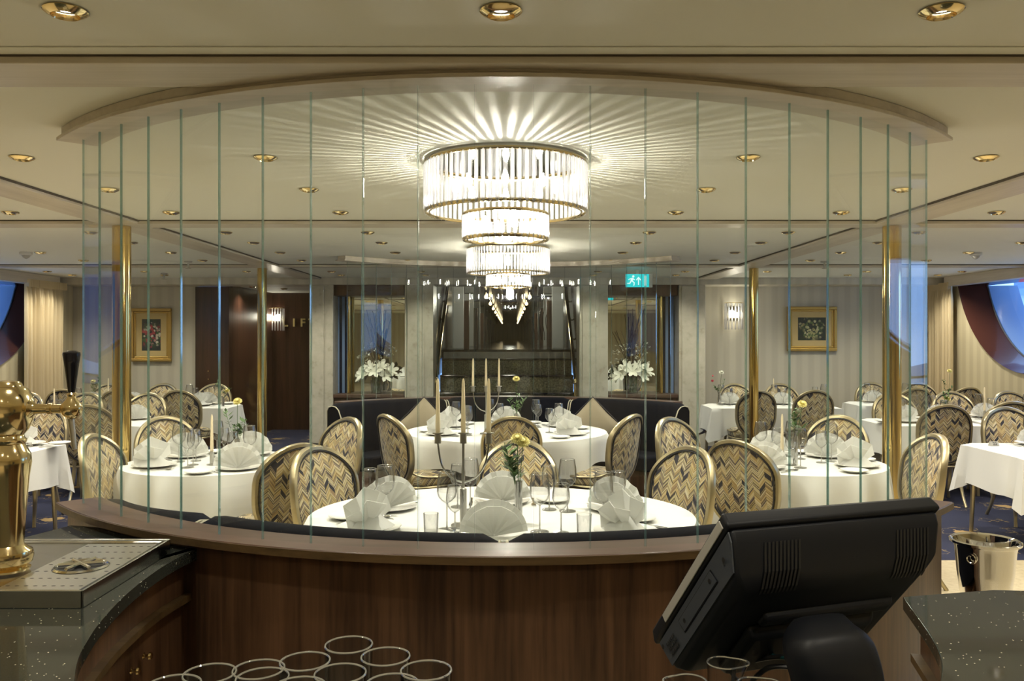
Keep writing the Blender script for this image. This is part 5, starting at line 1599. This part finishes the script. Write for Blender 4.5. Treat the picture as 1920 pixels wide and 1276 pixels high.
for i in range(3):
    for j in range(6):
        z = 0.022 + i * 0.008
        g.box(side_x(z) - 0.0016, side_x(z) - 0.0004, -0.256 - j * 0.006, -0.253 - j * 0.006, z, z + 0.004, 0, Mt)
tag(g.obj('speaker_slots', MT['ink'], parent=till, smooth=0), kind='stuff')
# ventilation slots on both shoulders of the back
for xs in (0.052, W - 0.088):
    for k in range(10):
        x = xs + k * 0.0066
        P = [(-0.0115, 0.0270), (-0.0435, 0.0555), (-0.0690, 0.0672), (-0.080, 0.0690)]
        v = [(x + dx, y, z) for (y, z) in P for dx in (0, 0.0036)]
        G().add(v, [(2 * q, 2 * q + 1, 2 * q + 3, 2 * q + 2) for q in range(3)], 0, Mt).obj('vent_slot', MT['ink'], parent=till, smooth=0)
# stand: knuckle and broad curved neck
P0 = Mt @ Vector((0.225, -0.215, 0.085))
G().add([tuple(v) for v in [Vector(p) for p in [(0.185, -0.235, 0.08), (0.265, -0.235, 0.08), (0.265, -0.175, 0.08), (0.185, -0.175, 0.08), (0.19, -0.24, 0.125), (0.26, -0.24, 0.125), (0.26, -0.20, 0.12), (0.19, -0.20, 0.12)]]],
        [(3, 2, 1, 0), (4, 5, 6, 7), (0, 1, 5, 4), (1, 2, 6, 5), (2, 3, 7, 6), (3, 0, 4, 7)], 0, Mt).obj('hinge_block', MT['plastic'], parent=till, bevel=0.004)
def world_at(px, py, d): return Vector((EYE.x + (px - 958) * d / F, d, EYE.z - (py - 632) * d / F))
org = Vector((0.52, 1.28, 0.9855))
cen = smoothpts([world_at(1534, 1152, 1.22) - org, world_at(1536, 1176, 1.19) - org, world_at(1550, 1205, 1.175) - org, world_at(1568, 1260, 1.17) - org, world_at(1580, 1330, 1.19) - org, world_at(1590, 1400, 1.22) - org], 5)
v = []; f = []
K = 16
for i, p in enumerate(cen):
    u = i / (len(cen) - 1)
    w = 0.030 + 0.036 * min(1, u * 2.2) ** 0.8
    th_ = 0.020 + 0.016 * min(1, u * 3)
    if i == 0: w *= 0.8; th_ *= 0.5
    for k in range(K):
        a = 2 * PI * k / K
        cx_, sy_ = math.copysign(abs(cos(a)) ** 0.6, cos(a)), math.copysign(abs(sin(a)) ** 0.6, sin(a))
        q = p + r_ * (w * cx_) + Vector((b_.x, b_.y, 0.35)).normalized() * (th_ * sy_)
        q.z = max(q.z, 0.002)
        v.append(q)
n = len(cen)
for i in range(n - 1):
    for k in range(K): f.append((i * K + k, i * K + (k + 1) % K, (i + 1) * K + (k + 1) % K, (i + 1) * K + k))
f += [tuple(range(K))[::-1], tuple((n - 1) * K + k for k in range(K))]
G().add(v, f).obj('curved_neck', MT['plastic'], parent=till, smooth=60)
G().box(-0.02, 0.20, -0.22, 0.03, 0.0, 0.018).obj('base_plate', MT['plastic'], parent=till, smooth=0, bevel=0.005)
# cables
for pts, m, r in (([(1410, 1192, 1.33), (1385, 1228, 1.34), (1375, 1270, 1.33), (1376, 1300, 1.32)], 'cable', 0.0032),
                  ([(1425, 1200, 1.34), (1435, 1222, 1.34), (1480, 1234, 1.30), (1560, 1232, 1.27)], 'cableteal', 0.0032),
                  ([(1385, 1248, 1.36), (1430, 1234, 1.33), (1490, 1230, 1.30), (1560, 1236, 1.27)], 'cable', 0.004),
                  ([(1410, 1276, 1.34), (1440, 1252, 1.32), (1490, 1250, 1.30), (1560, 1255, 1.27)], 'cable', 0.004),
                  ([(1345, 1215, 1.36), (1360, 1235, 1.36), (1372, 1262, 1.34), (1400, 1290, 1.33)], 'cable', 0.003)):
    G().tube([p - org for p in smoothpts([world_at(*q) for q in pts], 6)], r, 8).obj('cable', MT[m], parent=till)
q = world_at(1418, 1196, 1.335) - org
G().box(q.x - 0.010, q.x + 0.010, q.y - 0.006, q.y + 0.006, q.z - 0.005, q.z + 0.005).obj('plug', MT['bluecap'], parent=till, smooth=0, bevel=0.002)

# ------------------------------------------------------------ champagne bucket on stand
t = thing('wine_cooler', 'polished steel wine bucket on a stand beyond the right counter', 'wine bucket', (2.09, 3.62, 0))
G().lathe([(0.0, 0.48), (0.085, 0.48), (0.098, 0.50), (0.112, 0.60), (0.120, 0.70), (0.124, 0.72), (0.140, 0.728), (0.142, 0.738), (0.136, 0.742), (0.126, 0.736), (0.118, 0.70), (0.095, 0.51), (0.0, 0.50)], 40, cap=False).obj('bucket', MT['chrome'], parent=t)
G().lathe([(0.0, 0.0), (0.14, 0.0), (0.14, 0.012), (0.03, 0.03), (0.014, 0.05), (0.014, 0.46), (0.05, 0.479), (0.0, 0.479)], 28).obj('stand', MT['chrome'], parent=t)
for s in (-1, 1):
    a0 = -PI / 2 + s * 0.95 if s < 0 else PI / 2
    cx, cyy = 0.128 * cos(a0), 0.128 * sin(a0)
    G().tube([(cx + 0.018 * cos(q * PI / 8) * -sin(a0), cyy + 0.018 * cos(q * PI / 8) * cos(a0), 0.675 + 0.018 * sin(q * PI / 8)) for q in range(16)], 0.005, 6, closed=True).obj('ring_handle', MT['chrome'], parent=t)
